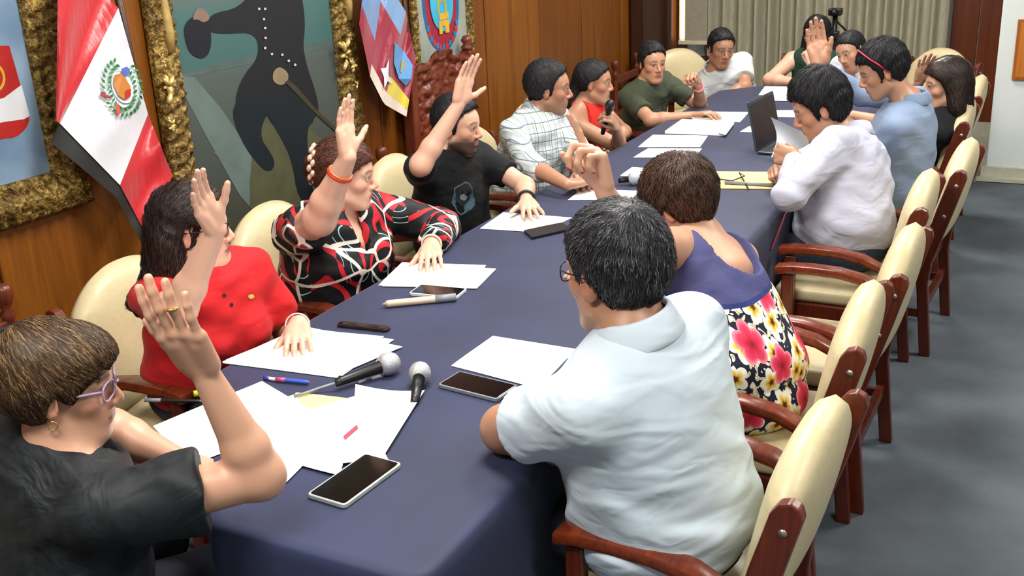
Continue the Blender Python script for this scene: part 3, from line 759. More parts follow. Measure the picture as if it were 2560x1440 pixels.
def rotm(f, u):
    """rows: right, forward, up of a head or hand"""
    f = nrm(f); r = nrm(np.cross(f, u)); return np.stack([r, f, np.cross(r, f)])
def tilt(A, pitch=0, roll=0):
    """nod down by pitch, lean to its right by roll (degrees)"""
    p, q = math.radians(pitch), math.radians(roll); r, f, u = A
    f, u = f*math.cos(p)-u*math.sin(p), u*math.cos(p)+f*math.sin(p)
    r, u = r*math.cos(q)-u*math.sin(q), u*math.cos(q)+r*math.sin(q)
    return np.stack([r, f, u])
def reach(a, px, py, L, far=False):
    """point on the pixel's ray at distance L from joint a (nearer or farther solution)"""
    d = ray(px, py); d = d/np.linalg.norm(d); q = a-CAMP; t = q @ d; m2 = q @ q-t*t; s = L*L-m2
    if s <= 0: p = CAMP+t*d; return a+nrm(p-a)*min(L*1.12, np.linalg.norm(p-a))
    return CAMP+(t+math.sqrt(s)*(1 if far else -1))*d
IMX, IMY, IMZ = RC[0], RC[1], RC[2]      # image right, image down, into the picture (world vectors)

def hand(G, W, F, N, right, s=1.0, pose='open', curl=None, spread=1.0, thumb=None, k=.005):
    """W wrist, F finger direction, N palm normal. Returns finger tips"""
    F = nrm(F); N = nrm(np.asarray(N)-F*(np.asarray(N) @ F)); T = np.cross(F, N)*(1 if right else -1)
    P = lambda t, f, n: W+s*(t*T+f*F+n*N)
    base = [(.030, .090), (.0095, .095), (-.0115, .091), (-.031, .082)]; lens = [(.042, .026, .021), (.047, .030, .022), (.043, .028, .021), (.034, .021, .019)]; rad = [.0092, .0095, .0090, .0080]
    curls = {'open': (6, 8, 6), 'relax': (22, 28, 18), 'flat': (2, 6, 4), 'fist': (82, 92, 60), 'grip': (55, 62, 35), 'point': (78, 90, 60)}[pose]
    for (t, f), r in zip(base, rad):
        G.u(cap(P(t*.62, .012, .0), P(t, f-.004, .001), s*.0145, s*.0125, flat=(N, .95)), .012)
    G.u(cap(P(.010, .02, .004), P(.012, .07, .002), s*.016, s*.013), .014); G.u(cap(P(-.018, .02, .004), P(-.022, .06, .003), s*.014, s*.012), .012)
    G.u(ell(P(.024, .034, .010), np.array([.016, .026, .013])*s, np.stack([T, F, N])), .012)
    tips = []
    for i, ((t, f), ls, r) in enumerate(zip(base, lens, rad)):
        cu = list(curls)
        if pose == 'point' and i == 0: cu = [4, 6, 4]
        if curl is not None: cu = [c+curl[i] for c in cu]
        sp = math.radians((5, 1.2, -3, -7.5)[i]*spread); d0 = F*math.cos(sp)+T*math.sin(sp); p = P(t, f, 0); ang = 0; rr = r*s
        for j, L in enumerate(ls):
            ang += math.radians(cu[j]); d = d0*math.cos(ang)+N*math.sin(ang); q = p+d*L*s
            G.u(cap(p, q, rr, rr*.93), k if j else .007); p = q; rr *= .93
        tips.append((p, d, N*math.cos(ang)-d0*math.sin(ang)))
    th = thumb or {'open': (1.0, .75, .1), 'relax': (.7, .8, .45), 'flat': (.8, .75, .1), 'fist': (.1, .75, .75), 'grip': (.2, .75, .8), 'point': (.1, .7, .8)}[pose]
    d = nrm(T*th[0]+F*th[1]+N*th[2]); p = P(.026, .026, .006); q = p+d*s*.040
    G.u(cap(p, q, s*.0135, s*.0108), .012); d2 = nrm(d*.9+F*.35); r2 = q+d2*s*.030; G.u(cap(q, r2, s*.0105, s*.0098), .006); G.u(cap(r2, r2+d2*s*.018, s*.0096, s*.0082), .005)
    return tips

def build_head(G, H, A, s, sex, ear=1.0):
    P = lambda x, y, z: H+s*(x*A[0]+y*A[1]+z*A[2])
    E = lambda c, r, k=.01, B=None: G.u(ell(P(*c), np.array(r)*s, A if B is None else B), k)
    S = lambda c, r, k=.01: G.sub(ell(P(*c), np.array(r)*s, A), k)
    jw = .062 if sex == 'm' else .057
    E((0, -.014, .034), (.077, .094, .083)); E((0, .03, .03), (.066, .068, .066), .02)
    E((0, .025, -.045), (jw, .066, .070), .03); E((0, .062, -.098), (.024, .020, .016), .03)
    for sx in (-1, 1):
        E((sx*.040, .056, -.020), (.024, .026, .022), .02)
        G.u(cap(P(sx*.050, .0, -.062), P(sx*.018, .066, -.100), s*.020, s*.016), .03)       # jaw line
        S((sx*.031, .106, .003), (.019, .020, .011), .014)
        E((sx*.031, .0765, .003), (.0145, .0145, .0115), .002)
        G.u(cap(P(sx*.014, .089, .022), P(sx*.047, .076, .022), s*.0070, s*.0065), .014)     # brow
        G.u(cap(P(sx*.017, .0905, .0095), P(sx*.045, .081, .0085), s*.0035, s*.0035), .003)  # upper lid
        E((sx*.013, .099, -.034), (.009, .011, .008), .007)                                   # nostril wing
        B = tilt(A, 0, 0); E((sx*.078, -.004, -.006), (.008*ear, .019, .032), .004, np.stack([A[0]*math.cos(.45)-sx*A[1]*math.sin(.45), A[1]*math.cos(.45)+sx*A[0]*math.sin(.45), A[2]]))
        S((sx*.088, .000, -.002), (.006, .010, .018), .004)
    G.u(cap(P(0, .089, .014), P(0, .111, -.026), s*.0075, s*.0102), .010); E((0, .107, -.030), (.0108, .010, .0095), .006)
    E((0, .074, -.062), (.030, .022, .024), .02)
    G.u(cap(P(-.015, .092, -.0585), P(.015, .092, -.0585), s*.0055), .006); G.u(cap(P(-.013, .0915, -.070), P(.013, .0915, -.070), s*.0065), .006)
    G.sub(cap(P(-.022, .100, -.0640), P(.022, .100, -.0640), s*.0032), .003)
    S((0, .106, -.083), (.02, .012, .007), .012)

def face_colors(pts, H, A, s, skin, sex, lips='#a35a52', brow='#1c1410', beard=None, brow_w=.0055, old=0):
    q = (pts-H)@A.T/s; x, y, z = np.abs(q[:, 0]), q[:, 1], q[:, 2]
    C = np.tile(np.array(skin), (len(pts), 1)); hd = (np.linalg.norm(q, axis=1) < .15)
    def put(m, c, a=1.0):
        m = (np.clip(m, 0, 1)*hd*a)[:, None]; C[:] = C*(1-m)+np.array(c)*m
    sm = lambda d, w_: np.clip(.5-d/w_, 0, 1)
    red = np.array(skin)*np.array([1.05, .80, .76])
    put(sm(np.hypot((x-.040)/.03, (z+.025)/.025)-1, 1.0)*(y > .03), red, .6)
    put(sm(np.hypot(x/.016, (z+.028)/.016)-1, .8)*(y > .085), red, .5); put(sm(np.abs(x-.08)-.012, .02)*(np.abs(z) < .045), red, .7)
    if beard is not None:
        bz = sm(z+.045+.35*np.maximum(0, .03-y), .025)*sm(-(z+.115), .01)*(y > -.012)
        bz = np.maximum(bz, sm(np.hypot(x/.034, (z+.058)/.024)-1, .5)*(y > .07)*.9)
        put(bz*(1-sm(np.hypot(x/.020, (z+.063)/.010)-1, .3)), srgb(beard[0]), beard[1])
    put(sm(np.hypot(x/.023, (z+.0645)/.0115)-1, .35)*(y > .075), srgb(lips), .8)
    put(sm(np.abs(z+.0640)-.0014, .003)*(x < .024)*(y > .08), srgb('#5a2a26'), .8)
    bl = .030+.10*(x-.03)*(x < .03)-.30*np.maximum(0, x-.036)
    put(sm(np.abs(z-bl)-brow_w, .005)*(x > .010)*(x < .052)*(y > .05), srgb(brow), .78)
    ed = np.hypot((x-.031)/.0135, (z-.002)/.0068)
    put(sm(ed-1.12, .3)*(y > .055), srgb('#3a221a'), .8); put(sm(ed-.88, .2)*(y > .055), srgb('#d9d4cc'))
    put(sm(np.hypot(x-.031, z-.003)-.0062, .002)*(ed < 1)*(y > .055), srgb('#1a0e09'))
    put(sm(np.abs(z-.0098)-.0018, .003)*(np.abs(x-.031) < .0155)*(y > .055), srgb('#1c120e'), .85)
    return C

HAIRS = {}
def build_hair(spec, H, A, s, h):
    """spec: style name and options"""
    st = spec['style']; G = Grid(h); P = lambda x, y, z: H+s*(x*A[0]+y*A[1]+z*A[2])
    E = lambda c, r, k=.012: G.u(ell(P(*c), np.array(r)*s, A), k)
    t = spec.get('t', .012); top = spec.get('top', .010); lim = spec['line']     # hair line: z as function of y
    E((0, -.016, .036), (.078+t, .096+t, .084+t+top)); E((0, .026, .045), (.068+t*.8, .066+t*.9, .058+t+top), .02)
    for (c, r) in spec.get('blobs', ()): E(c, r, .03)
    for (a, b, ra, rb) in spec.get('locks', ()): G.u(cap(P(*a), P(*b), ra*s, rb*s), spec.get('lk', .02))
    ly = np.array([p[0] for p in lim]); lz = np.array([p[1] for p in lim]); side = spec.get('side', 0.0)
    def clipf(X, Y, Z):
        dx, dy, dz = X-H[0], Y-H[1], Z-H[2]
        qx = np.abs(dx*A[0][0]+dy*A[0][1]+dz*A[0][2])/s; qy = (dx*A[1][0]+dy*A[1][1]+dz*A[1][2])/s; qz = (dx*A[2][0]+dy*A[2][1]+dz*A[2][2])/s
        return (np.interp(qy, ly, lz)+.004*np.sin(qx*260+qy*90)+.003*np.sin(qx*610+1)+side*np.maximum(0, qx-.045)-qz)*s*.75
    if not spec.get('noclip'): G.clip(clipf)
    if spec.get('face', True):
        fy, fz = spec.get('fcut', (.118, -.052)); fr = spec.get('frad', (.072, .062, .112)); G.sub(ell(P(0, fy, fz), np.array(fr)*s, A), .012)
    for (c, r) in spec.get('cuts', ()): G.sub(ell(P(*c), np.array(r)*s, A), .01)
    am = spec.get('rough', .003); fq = spec.get('freq', 90); fd = spec.get('flow', (1, .3, .25))
    def dsp(X, Y, Z):
        dx, dy, dz = X-H[0], Y-H[1], Z-H[2]
        a = (dx*A[0][0]+dy*A[0][1]+dz*A[0][2]); b = (dx*A[1][0]+dy*A[1][1]+dz*A[1][2]); c = (dx*A[2][0]+dy*A[2][1]+dz*A[2][2])
        u = a*fd[0]+b*fd[1]+c*fd[2]
        return am*(np.sin(u*fq*2+3*np.sin(c*38+b*21))+.6*np.sin(u*fq*4.3+b*90+2*np.sin(a*55))+.5*np.sin(a*70+1)*np.sin(b*80)*np.sin(c*75))
    G.disp(dsp); return G.solve()
def strands(parent, pts, quads, H, A, s, org, n, length, comb, cols, width=.0016, lift=.003, seed=1, jit=.25):
    from mathutils.kdtree import KDTree
    rnd = np.random.RandomState(seed); P = np.asarray(pts, float); Q = np.asarray(quads)
    fn = np.cross(P[Q[:, 2]]-P[Q[:, 0]], P[Q[:, 3]]-P[Q[:, 1]]); N = np.zeros_like(P)
    for k in range(4): np.add.at(N, Q[:, k], fn)
    N /= np.linalg.norm(N, axis=1)[:, None]+1e-9
    kd = KDTree(len(P)); [kd.insert(p, i) for i, p in enumerate(P)]; kd.balance()
    idx = rnd.randint(0, len(P), n); p = P[idx]+rnd.normal(0, .002, (n, 3)); seg = 4; path = []; nor = []; J_ = rnd.normal(0, jit, (n, 3)); ln = length*s*rnd.uniform(.55, 1.25, n)
    for k in range(seg+1):
        ii = [kd.find(q)[1] for q in p]; nn = N[ii]; lf = lift*rnd.uniform(.2, 1, n)[:, None]*(1 if 0 < k < seg else (.2 if k == 0 else .7)) if k else lift*.1
        path.append(P[ii]*.35+p*.65-nn*((p-P[ii])*nn).sum(1)[:, None]*.65+nn*lf); nor.append(nn)
        loc = (p-H)@A.T/s; d = np.array(comb(loc))+J_; d = d@A; d = d-nn*(d*nn).sum(1)[:, None]; d /= np.linalg.norm(d, axis=1)[:, None]+1e-9
        p = p+d*(ln/seg)[:, None]
    path = np.array(path); nor = np.array(nor); tan = np.gradient(path, axis=0); side = np.cross(tan, nor); side /= np.linalg.norm(side, axis=2)[:, :, None]+1e-9
    wd = width*np.array([.8, 1, .9, .7, .15])[:, None, None]*rnd.uniform(.6, 1.2, n)[None, :, None]
    V = np.stack([path-side*wd/2, path+side*wd/2], 2).transpose(1, 0, 2, 3).reshape(-1, 3)-org
    b = (np.arange(n)*(seg+1)*2)[:, None]; F = np.concatenate([b+np.array([[2*k, 2*k+1, 2*k+3, 2*k+2]]) for k in range(seg)], 0)
    me = to_mesh('hair_strands', V, F); C = np.array([srgb(c) for c in cols]); wts = rnd.rand(n); ci = np.clip((wts*len(C)).astype(int), 0, len(C)-1)
    cc = C[ci]*rnd.uniform(.75, 1.25, n)[:, None]; cc = np.repeat(cc, (seg+1)*2, 0)
    if len(me.vertices) == len(cc):
        at = me.color_attributes.new('col', 'FLOAT_COLOR', 'POINT'); at.data.foreach_set('color', np.c_[cc, np.ones(len(cc))].astype(np.float32).ravel())
    o = link('hair_strands', me, M_STRAND, parent); o['kind'] = 'stuff'; return o
def strand_mat():
    t = NT('hair_strand', .58, .3); at = t.n('ShaderNodeAttribute'); at.attribute_name = 'col'; t.color(at.outputs[0]); t.b.inputs['Anisotropic'].default_value = .3; return t.m
M_STRAND = strand_mat()
def comb_short(q):
    d = q-np.array([0, -.055, .125]); d = d/(np.linalg.norm(d, axis=1)[:, None]+1e-6); d[:, 2] -= .35; d[:, 1] += .25*(q[:, 2] > .06)*(q[:, 1] < .03)-.5*(q[:, 1] > .05); d[:, 0] += .6*(q[:, 1] > .05); return d
def comb_down(q):
    d = np.c_[q[:, 0]*4, -.12-q[:, 1]*1.5, -1+0*q[:, 0]]; top = (q[:, 2] > .06)[:, None]; return np.where(top, np.c_[np.sign(q[:, 0]+.02)*.9, -.4+0*q[:, 0], -.3+0*q[:, 0]], d)
def comb_back(q): return np.c_[q[:, 0]*1.5, -1+0*q[:, 0], -.25+.5*(q[:, 2] < 0)-.6*(q[:, 1] < -.06)]
def comb_side(q):
    d = q-np.array([-.035, -.075, .105]); d = d/(np.linalg.norm(d, axis=1)[:, None]+1e-6); d[:, 2] -= .25+.5*(q[:, 2] < .03); d[:, 1] += .15*(q[:, 2] > .05); return d
MALE = [(-.12, -.075), (-.05, -.070), (-.022, -.035), (.0, .012), (.012, -.022), (.024, -.018), (.034, .042), (.06, .076), (.085, .094), (.12, .10)]
BOB = [(-.2, -.5), (-.01, -.5), (.02, -.02), (.05, .04), (.085, .066), (.12, .075)]

PEOPLE = []
def person(label, head, hdir, pelvis, bdir, skin, shirt, hair, arms, sex='m', s=1.0, vox=.0045, pitch=0, roll=0, sh_w=.175, chest=(.165, .115), belly=(.16, .125), arm_r=1.0, neck_r=.054, sleeve='short', neck='crew', lips='#a0574e', beard=None, brow='#17110e', trousers=None, ear=1.0, shrug=(0, 0), bust=0, extra=None, ch_shift=0, collar=None, hem=None, fold=.0025, brow_w=.0044, cloth_vox=.0084, dress=False, sl=None, nails=None, face=True, arcs=False, slr=1.0, slen=None, nshift=None, shoes='#17161a'):
    """head: centre of the head; hdir/bdir: where the face and the chest point; arms: R and L dicts"""
    H = np.asarray(head, float); A = tilt(rotm(hdir, (0, 0, 1)), pitch, roll); pel = np.asarray(pelvis, float); b = nrm(bdir)
    root = empty('person', (pel[0], pel[1], 0)); tag(root, label, 'person', 'people round the table'); org = np.array([pel[0], pel[1], 0])
    nb = H+s*(-.045*A[1]-.125*A[2]); nb = nb*.75+.25*(H+s*np.array([-.03*b[0], -.03*b[1], -.145])); nb = nb if nshift is None else nb+np.asarray(nshift); u = nrm(nb-pel); r = nrm(np.cross(b, u)); bf = np.cross(u, r)
    sc = nb-u*.045*s; L = np.linalg.norm(nb-pel); B3 = np.stack([r, bf, u])
    SH = {'R': sc+r*sh_w*s+u*shrug[0]-u*.012, 'L': sc-r*sh_w*s+u*shrug[1]-u*.012}
    vox = {.0042: .0046, .0045: .0050, .0048: .0054, .005: .0058}.get(vox, vox); G = Grid(vox); ua, fa = .285*s, .250*s; J = {}; tips_all = {}
    build_head(G, H, A, s, sex, ear)
    G.u(cap(H+s*(-.022*A[1]-.060*A[2]), nb-bf*.004, s*neck_r*.98, s*neck_r*1.08), .02)
    G.u(cap(nb, sc-u*.10, s*.075, s*.08, flat=(bf, .8)), .04); G.u(cap(SH['R']-r*.03, SH['L']+r*.03, s*.052), .03)
    for q in ('R', 'L'):
        for sg in ('',): G.u(cap(nb+u*.02*s, SH[q], s*.045, s*.05), .03)
    if neck in ('halter', 'sheer', 'tank', 'vee'):
        G.u(ell(sc-u*.07*s+bf*.01, np.array([sh_w*.88, chest[1]*.85, .10])*s, B3), .05)
    for q in ('R', 'L'):
        a = arms[q]; S0 = SH[q]
        if 'hint' in a:      # two-bone reach: hand fixed on the table, elbow swung towards the hint
            d_ = np.array(a['w3'], float)-S0; Ld = np.linalg.norm(d_); l1, l2 = ua, fa
            if Ld > .98*(l1+l2): l1, l2 = l1*Ld/(.98*(l1+l2)), l2*Ld/(.98*(l1+l2))
            dn = d_/Ld; aa = (l1*l1-l2*l2+Ld*Ld)/(2*Ld); hh_ = math.sqrt(max(0, l1*l1-aa*aa)); pp = np.array(a['hint'], float); a = dict(a, e3=S0+dn*aa+nrm(pp-dn*(pp @ dn))*hh_, ul=9)
        el = np.array(a['e3'], float) if 'e3' in a else reach(S0, *a['e'], a.get('ul', ua), a.get('ef', False))
        if 'e3' in a: el = S0+nrm(el-S0)*min(a.get('ul', ua)*1.05, np.linalg.norm(el-S0))
        wr = np.array(a['w3'], float) if 'w3' in a else reach(el, *a['w'], a.get('fl', fa), a.get('wf', False))
        J[q] = (S0, el, wr); R_ = arm_r*s
        G.u(cap(S0, el, .051*R_, .041*R_), .03); fd = nrm(wr-el); mid = el+(wr-el)*.28
        G.u(ell(el, np.array([.040, .040, .040])*R_), .02)
        G.u(cap(el, mid, .041*R_, .043*R_), .02); hn = np.array(a['N'], float) if 'N' in a else IMZ
        G.u(cap(mid, wr, .042*R_, .027*s*(arm_r**.5), flat=(nrm(hn-fd*(hn @ fd)), .9)), .015)
        if 't' in a:
            hd = a.get('hd'); tip = reach(wr, *a['t'], .17*s*a.get('hs', 1), a.get('tf', False)) if hd is None else wr+nrm(hd)*.17
            F = nrm(tip-wr)
        else: F = nrm(a['F'])
        tips_all[q] = hand(G, wr+F*.008, F, hn, q == 'R', s*a.get('hs', 1), a.get('pose', 'relax'), a.get('curl'), a.get('spread', 1), a.get('thumb'))
    pts, quads = G.solve(); me = to_mesh('body', pts, quads, org)
    C = face_colors(pts, H, A, s, srgb(skin), sex, lips, brow, beard, brow_w)
    if nails:
        for q in nails[1]:
            for (p, d, n_) in tips_all[q]:
                m_ = (np.linalg.norm(pts-(p+d*.004-n_*.006), axis=1) < .0085); C[m_] = srgb(nails[0])
    at = me.color_attributes.new('col', 'FLOAT_COLOR', 'POINT'); at.data.foreach_set('color', np.c_[C, np.ones(len(C))].astype(np.float32).ravel())
    link('body', me, M_SKIN, root)
    # ---- shirt
    if shirt is not None:
        g = Grid(cloth_vox); cw, cd = chest; bw, bd = belly
        g.u(ell(pel+u*.05, np.array([bw*1.06, bd*1.05, .13])*s, B3), .05)
        g.u(ell(pel+(sc-pel)*.36+bf*(.012+ch_shift*.3), np.array([bw, bd, .19])*s, B3), .06)
        g.u(ell(pel+(sc-pel)*.74+bf*(.006+ch_shift), np.array([cw, cd, .20])*s, B3), .08)
        g.u(cap(sc+r*sh_w*.55*s-u*.015, sc-r*sh_w*.55*s-u*.015, s*.078, flat=(bf, .95)), .06)
        if bust:
            for sx in (-1, 1): g.u(ell(pel+(sc-pel)*.66+bf*(cd*.72*s)+r*sx*.07*s, np.array([.075, .07*bust, .07])*s, B3), .05)
        ext = []
        for q in ('R', 'L'):
            S0, el, wr = J[q]; d = nrm(el-S0); R_ = arm_r*s
            slq = (sl or {}).get(q, sleeve)
            if slq in ('short', 'cap', 'half'):
                e = slen or {'short': .66, 'cap': .42, 'half': .9}[slq]; end = S0+(el-S0)*e
                g.u(cap(S0-d*.01, S0+(el-S0)*(e+.25), .062*R_, .066*R_*slr, cuts=((end, d),)), .045)
            elif slq in ('long', 'roll'):
                g.u(cap(S0-d*.01, el, .063*R_, .053*R_), .045); f2 = nrm(wr-el); e = .93 if slq == 'long' else .38; end = el+(wr-el)*e
                g.u(cap(el, el+(wr-el)*(e+.2), .053*R_, (.040 if slq == 'long' else .052)*R_, cuts=((end, f2),)), .025)
        for pr in ext: g.sub(pr, .004)
        # neckline
        nk = neck_r*s
        axis = nrm(H+s*(-.022*A[1]-.060*A[2])-nb); n0 = nb-axis*.03
        if neck in ('crew', 'polo'): g.sub(cap(n0+bf*.006, nb+axis*.16, nk*1.12, nk*1.2), .012)
        elif neck == 'scoop': g.sub(ell(nb+bf*.035-u*.01, np.array([.085, .10, .055])*s, B3), .01)
        elif neck == 'vee':
            g.sub(cap(n0+bf*.004, nb+axis*.16, nk*1.2, nk*1.3), .012); g.sub(cap(nb+bf*.14*s+u*.04, nb+bf*.15*s-u*.15*s, .055*s, .004*s), .01); g.sub(cap(nb+bf*.05*s, nb+bf*.14*s-u*.12*s, .05*s, .01*s), .01)
        elif neck == 'open': g.sub(cap(n0+bf*.006, nb+axis*.16, nk*1.12, nk*1.25), .012); g.sub(cap(nb+bf*.09*s+u*.02, nb+bf*.13*s-u*.07*s, .03*s, .004*s), .01)
        elif neck == 'halter':
            for sx in (-1, 1): g.sub(ell(sc+r*sx*.155*s+u*.03, np.array([.085, .2, .13])*s, B3), .01)
            g.sub(cap(n0-u*.0, nb+axis*.16, nk*1.05, nk*1.1), .01); g.sub(ell(sc-bf*.14*s-u*.03, np.array([.15, .10, .13])*s, B3), .01)
        elif neck == 'sheer':
            g.sub(ell(nb-u*.03-bf*.085*s, np.array([.115, .12, .14])*s, B3), .008); g.sub(cap(n0, nb+axis*.16, nk*1.2, nk*1.3), .01)
            for sx in (-1, 1): g.sub(ell(SH['R' if sx > 0 else 'L']+r*sx*.045*s-u*.02, np.array([.05, .075, .085])*s, B3), .01)
        elif neck == 'tank':
            g.sub(ell(nb+bf*.03+u*.0, np.array([.10, .12, .07])*s, B3), .01)
            for sx in (-1, 1): g.sub(ell(SH['R' if sx > 0 else 'L']+r*sx*.05*s-u*.02, np.array([.06, .09, .09])*s, B3), .01)
        fo = fold; ph = hash(label) % 7 if False else len(label) % 7
        def dsp(X, Y, Z):
            x, y, z = X-org[0], Y-org[1], Z
            if arcs:
                dd = np.sqrt((x*1.0+.05)**2+(y-.22)**2*1.2+(z-1.12)**2); wgt = np.clip((1.02-z)/.2, 0, 1)*np.clip((.22-y)/.2, 0, 1)
                return .0055*wgt*np.sin(dd*78+2.0*np.sin(9*y+6*x))*(.6+.4*np.sin(dd*31+4*x))+fo*.5*np.sin(30*x+26*y+24*z+2*np.sin(19*z))
            return fo*(np.sin(46*z+11*x+3*np.sin(14*y+ph)+2.2*np.sin(9*x+1.3*ph))*.9+.7*np.sin(30*x+26*y+24*z+2*np.sin(19*z+ph))+.5*np.sin(75*z-22*x+3*np.sin(17*x+11*y)))
        g.disp(dsp)
        hz = pel[2]-.07 if hem is None else hem
        if not dress: g.clip(lambda X, Y, Z: (hz-Z)+0*X+0*Y)
        else:
            pass
        p2, q2 = g.solve(); so = link('dress' if dress else 'shirt', to_mesh('shirt', p2, q2, org), shirt, root)
        if collar is not None:
            # folded collar: a band round the neck falling onto the shoulders
            nseg = 40; v = []; f = []
            open_ = .32
            for j, (rr, hh) in enumerate(((1.10, .030), (1.16, .040), (1.28, .036), (1.50, .006), (1.62, -.012), (1.58, -.016), (1.40, .004), (1.20, .020))):
                for i in range(nseg+1):
                    a_ = open_+(2*math.pi-2*open_)*i/nseg; c_, s_ = math.cos(a_), math.sin(a_)
                    e = 1-math.cos(a_)       # 0 at the throat, 2 at the nape
                    p = nb+u*(hh+.012*e+.014)*s+nk*rr*(c_*bf*1.08+s_*r*1.05)-u*.02*s*max(0, c_)
                    v.append(p-org)
            nr = 8; m_ = nseg+1
            for j in range(nr):
                for i in range(nseg): f.append((j*m_+i, j*m_+i+1, ((j+1) % nr)*m_+i+1, ((j+1) % nr)*m_+i))
            f.append(tuple(j*m_ for j in range(nr))[::-1]); f.append(tuple(j*m_+nseg for j in range(nr)))
            cme = MB().add(v, f).mesh('collar'); bm = bmesh.new(); bm.from_mesh(cme); bmesh.ops.recalc_face_normals(bm, faces=bm.faces); bm.to_mesh(cme); bm.free()
            link('collar', cme, collar, so, True)
    # ---- hair
    if hair is not None:
        hp, hq = build_hair(hair, H, A, s, hair.get('vox', vox*1.25)); ho = link('hair', to_mesh('hair', hp, hq, org), hair['mat'], root); strands(ho, hp, hq, H, A, s, org, hair.get('n', 2600), hair.get('len', .035), hair.get('comb', comb_short), hair['cols'], hair.get('w', .0022), hair.get('lift', .003), len(label), hair.get('jit', .2))
    # ---- legs
    g = Grid(.016); bh = nrm([b[0], b[1], 0]); rh = nrm(np.cross(bh, [0, 0, 1])); hip = np.array([pel[0], pel[1], pel[2]-.01])
    kn = (arms.get('knee') or .36)
    for sx in (-1, 1):
        h0 = hip+rh*sx*.085; k0 = hip+rh*sx*.12+bh*kn-np.array([0, 0, .04]); f0 = np.array([k0[0], k0[1], .09])-bh*.10
        g.u(cap(h0-bh*.02, k0, .090, .066), .05); g.u(cap(k0, f0, .062, .050), .03)
    g.u(ell(hip-bh*.01, (.165, .165, .105)), .05); zb = hip[2]-.085
    p3, q3 = g.solve(); link(arms.get('lower', 'trousers'), to_mesh('trousers', p3, q3, org), trousers or M_TROUS, root)
    for sx in (-1, 1):
        k0 = hip+rh*sx*.12+bh*kn; f0 = np.array([k0[0], k0[1], 0])-bh*.10; gs = Grid(.012)
        gs.u(cap(f0-bh*.04+np.array([0, 0, .045]), f0+bh*.13+np.array([0, 0, .036]), .04, .034), .02); gs.clip(lambda X, Y, Z: (.004-Z)+0*X+0*Y)
        p4, q4 = gs.solve(); link('shoe', to_mesh('shoe', p4, q4, org), plain('shoe'+shoes, shoes, .4), root)
    info = dict(root=root, org=org, H=H, A=A, s=s, J=J, nb=nb, u=u, bf=bf, r=r, sc=sc, tips=tips_all, pel=pel, SH=SH)
    PEOPLE.append((label, info)); return info
M_TROUS = fabric('dark_trousers', '#1b1e2a')
def sub(info, name, mb, mat, smooth=True):
    """extra part of a person given in world coordinates"""
    mb.v = [tuple(np.array(p)-info['org']) for p in mb.v]; return mb.build(name, mat, info['root'], smooth)
def bracelet(info, q, frac, rad, thick, mat, name='bracelet', rr=None):
    S0, el, wr = info['J'][q]; c = el+(wr-el)*frac; z = nrm(wr-el); x = nrm(np.cross(z, [.3, .2, 1])); y = np.cross(z, x)
    return sub(info, name, MB().tube([c+rad*(math.cos(a)*x+math.sin(a)*y) for a in np.linspace(0, 2*math.pi, 28)], thick, 8, False), mat)
def glasses(info, mat, y=.104, z=.002, w=.026, hgt=.019, up=0, temple=True, tk=.0016, lens=None):
    H, A, s = info['H'], info['A'], info['s']; P = lambda a, b, c: H+s*(a*A[0]+b*A[1]+c*A[2])
    r = sub(info, 'glasses', MB().tube([P(-.008, y+.006, z+.006), P(.008, y+.006, z+.006)], tk, 6), mat)
    for sx in (-1, 1):
        mb = MB().tube([P(sx*(.033+w*math.copysign(abs(math.cos(a))**.7, math.cos(a))), y-.012*abs((.033+w*math.cos(a))-.01)/.05, z+hgt*math.copysign(abs(math.sin(a))**.7, math.sin(a))) for a in np.linspace(0, 2*math.pi, 26)], tk, 6, False)
        mb.v = [tuple(np.array(p)-info['org']) for p in mb.v]; mb.build('rim', mat, r, True)
        if temple:
            mb = MB().tube([P(sx*.060, y-.014, z+.008), P(sx*.077, y-.05, z+.010), P(sx*.083, .02, z+.010), P(sx*.084, -.012, z+.006), P(sx*.081, -.028, z-.018)], tk*1.25, 6)
            mb.v = [tuple(np.array(p)-info['org']) for p in mb.v]; mb.build('temple', mat, r, True)
    return r
# ------------------------------------------------------------------ hair and cloth for the people
C_BLACK = ['#0b0b0d', '#131316', '#1c1c20', '#26262b']; C_DARK = ['#140d0b', '#1f1512', '#2c1f1a', '#3d2b24']; C_BROWN = ['#1f130e', '#2f1e16', '#412a1f', '#583c2b']; C_RED = ['#27130d', '#3c1e15', '#522c1f', '#6b3d2a']; C_GREY = ['#0f0f11', '#17171a', '#232327', '#3a3b40', '#6a6b70']; C_STREAK = ['#24160e', '#2e1d12', '#3a2616', '#4a331e', '#5c4228', '#7f6642']
H_BLACK = hair_mat('hair_black', '#0c0b0d', '#141316', '#1e1e22', .7, (1, 1, .5))
H_DARK = hair_mat('hair_dark_brown', '#120c0b', '#231815', '#3d2c26', .35, (1.2, 1.2, .4))
H_BROWN = hair_mat('hair_brown', '#20130e', '#3a251c', '#5a3d2c', .36, (1, 1, .5))
H_RED = hair_mat('hair_auburn', '#2a140e', '#4a261b', '#6b3d2a', .34, (1, 1, .5))
H_GREY = hair_mat('hair_greying', '#121214', '#232326', '#55565a', .45, (1.3, 1.3, .8))
H_STREAK = hair_mat('hair_streaked', '#2a1a10', '#4f3823', '#9a7d52', .36, (3.2, .8, .8), (0, 0, .5))
SK1, SK2, SK3, SK4 = '#cfa58e', '#b58a6f', '#c79a80', '#a67c62'
IN = {}
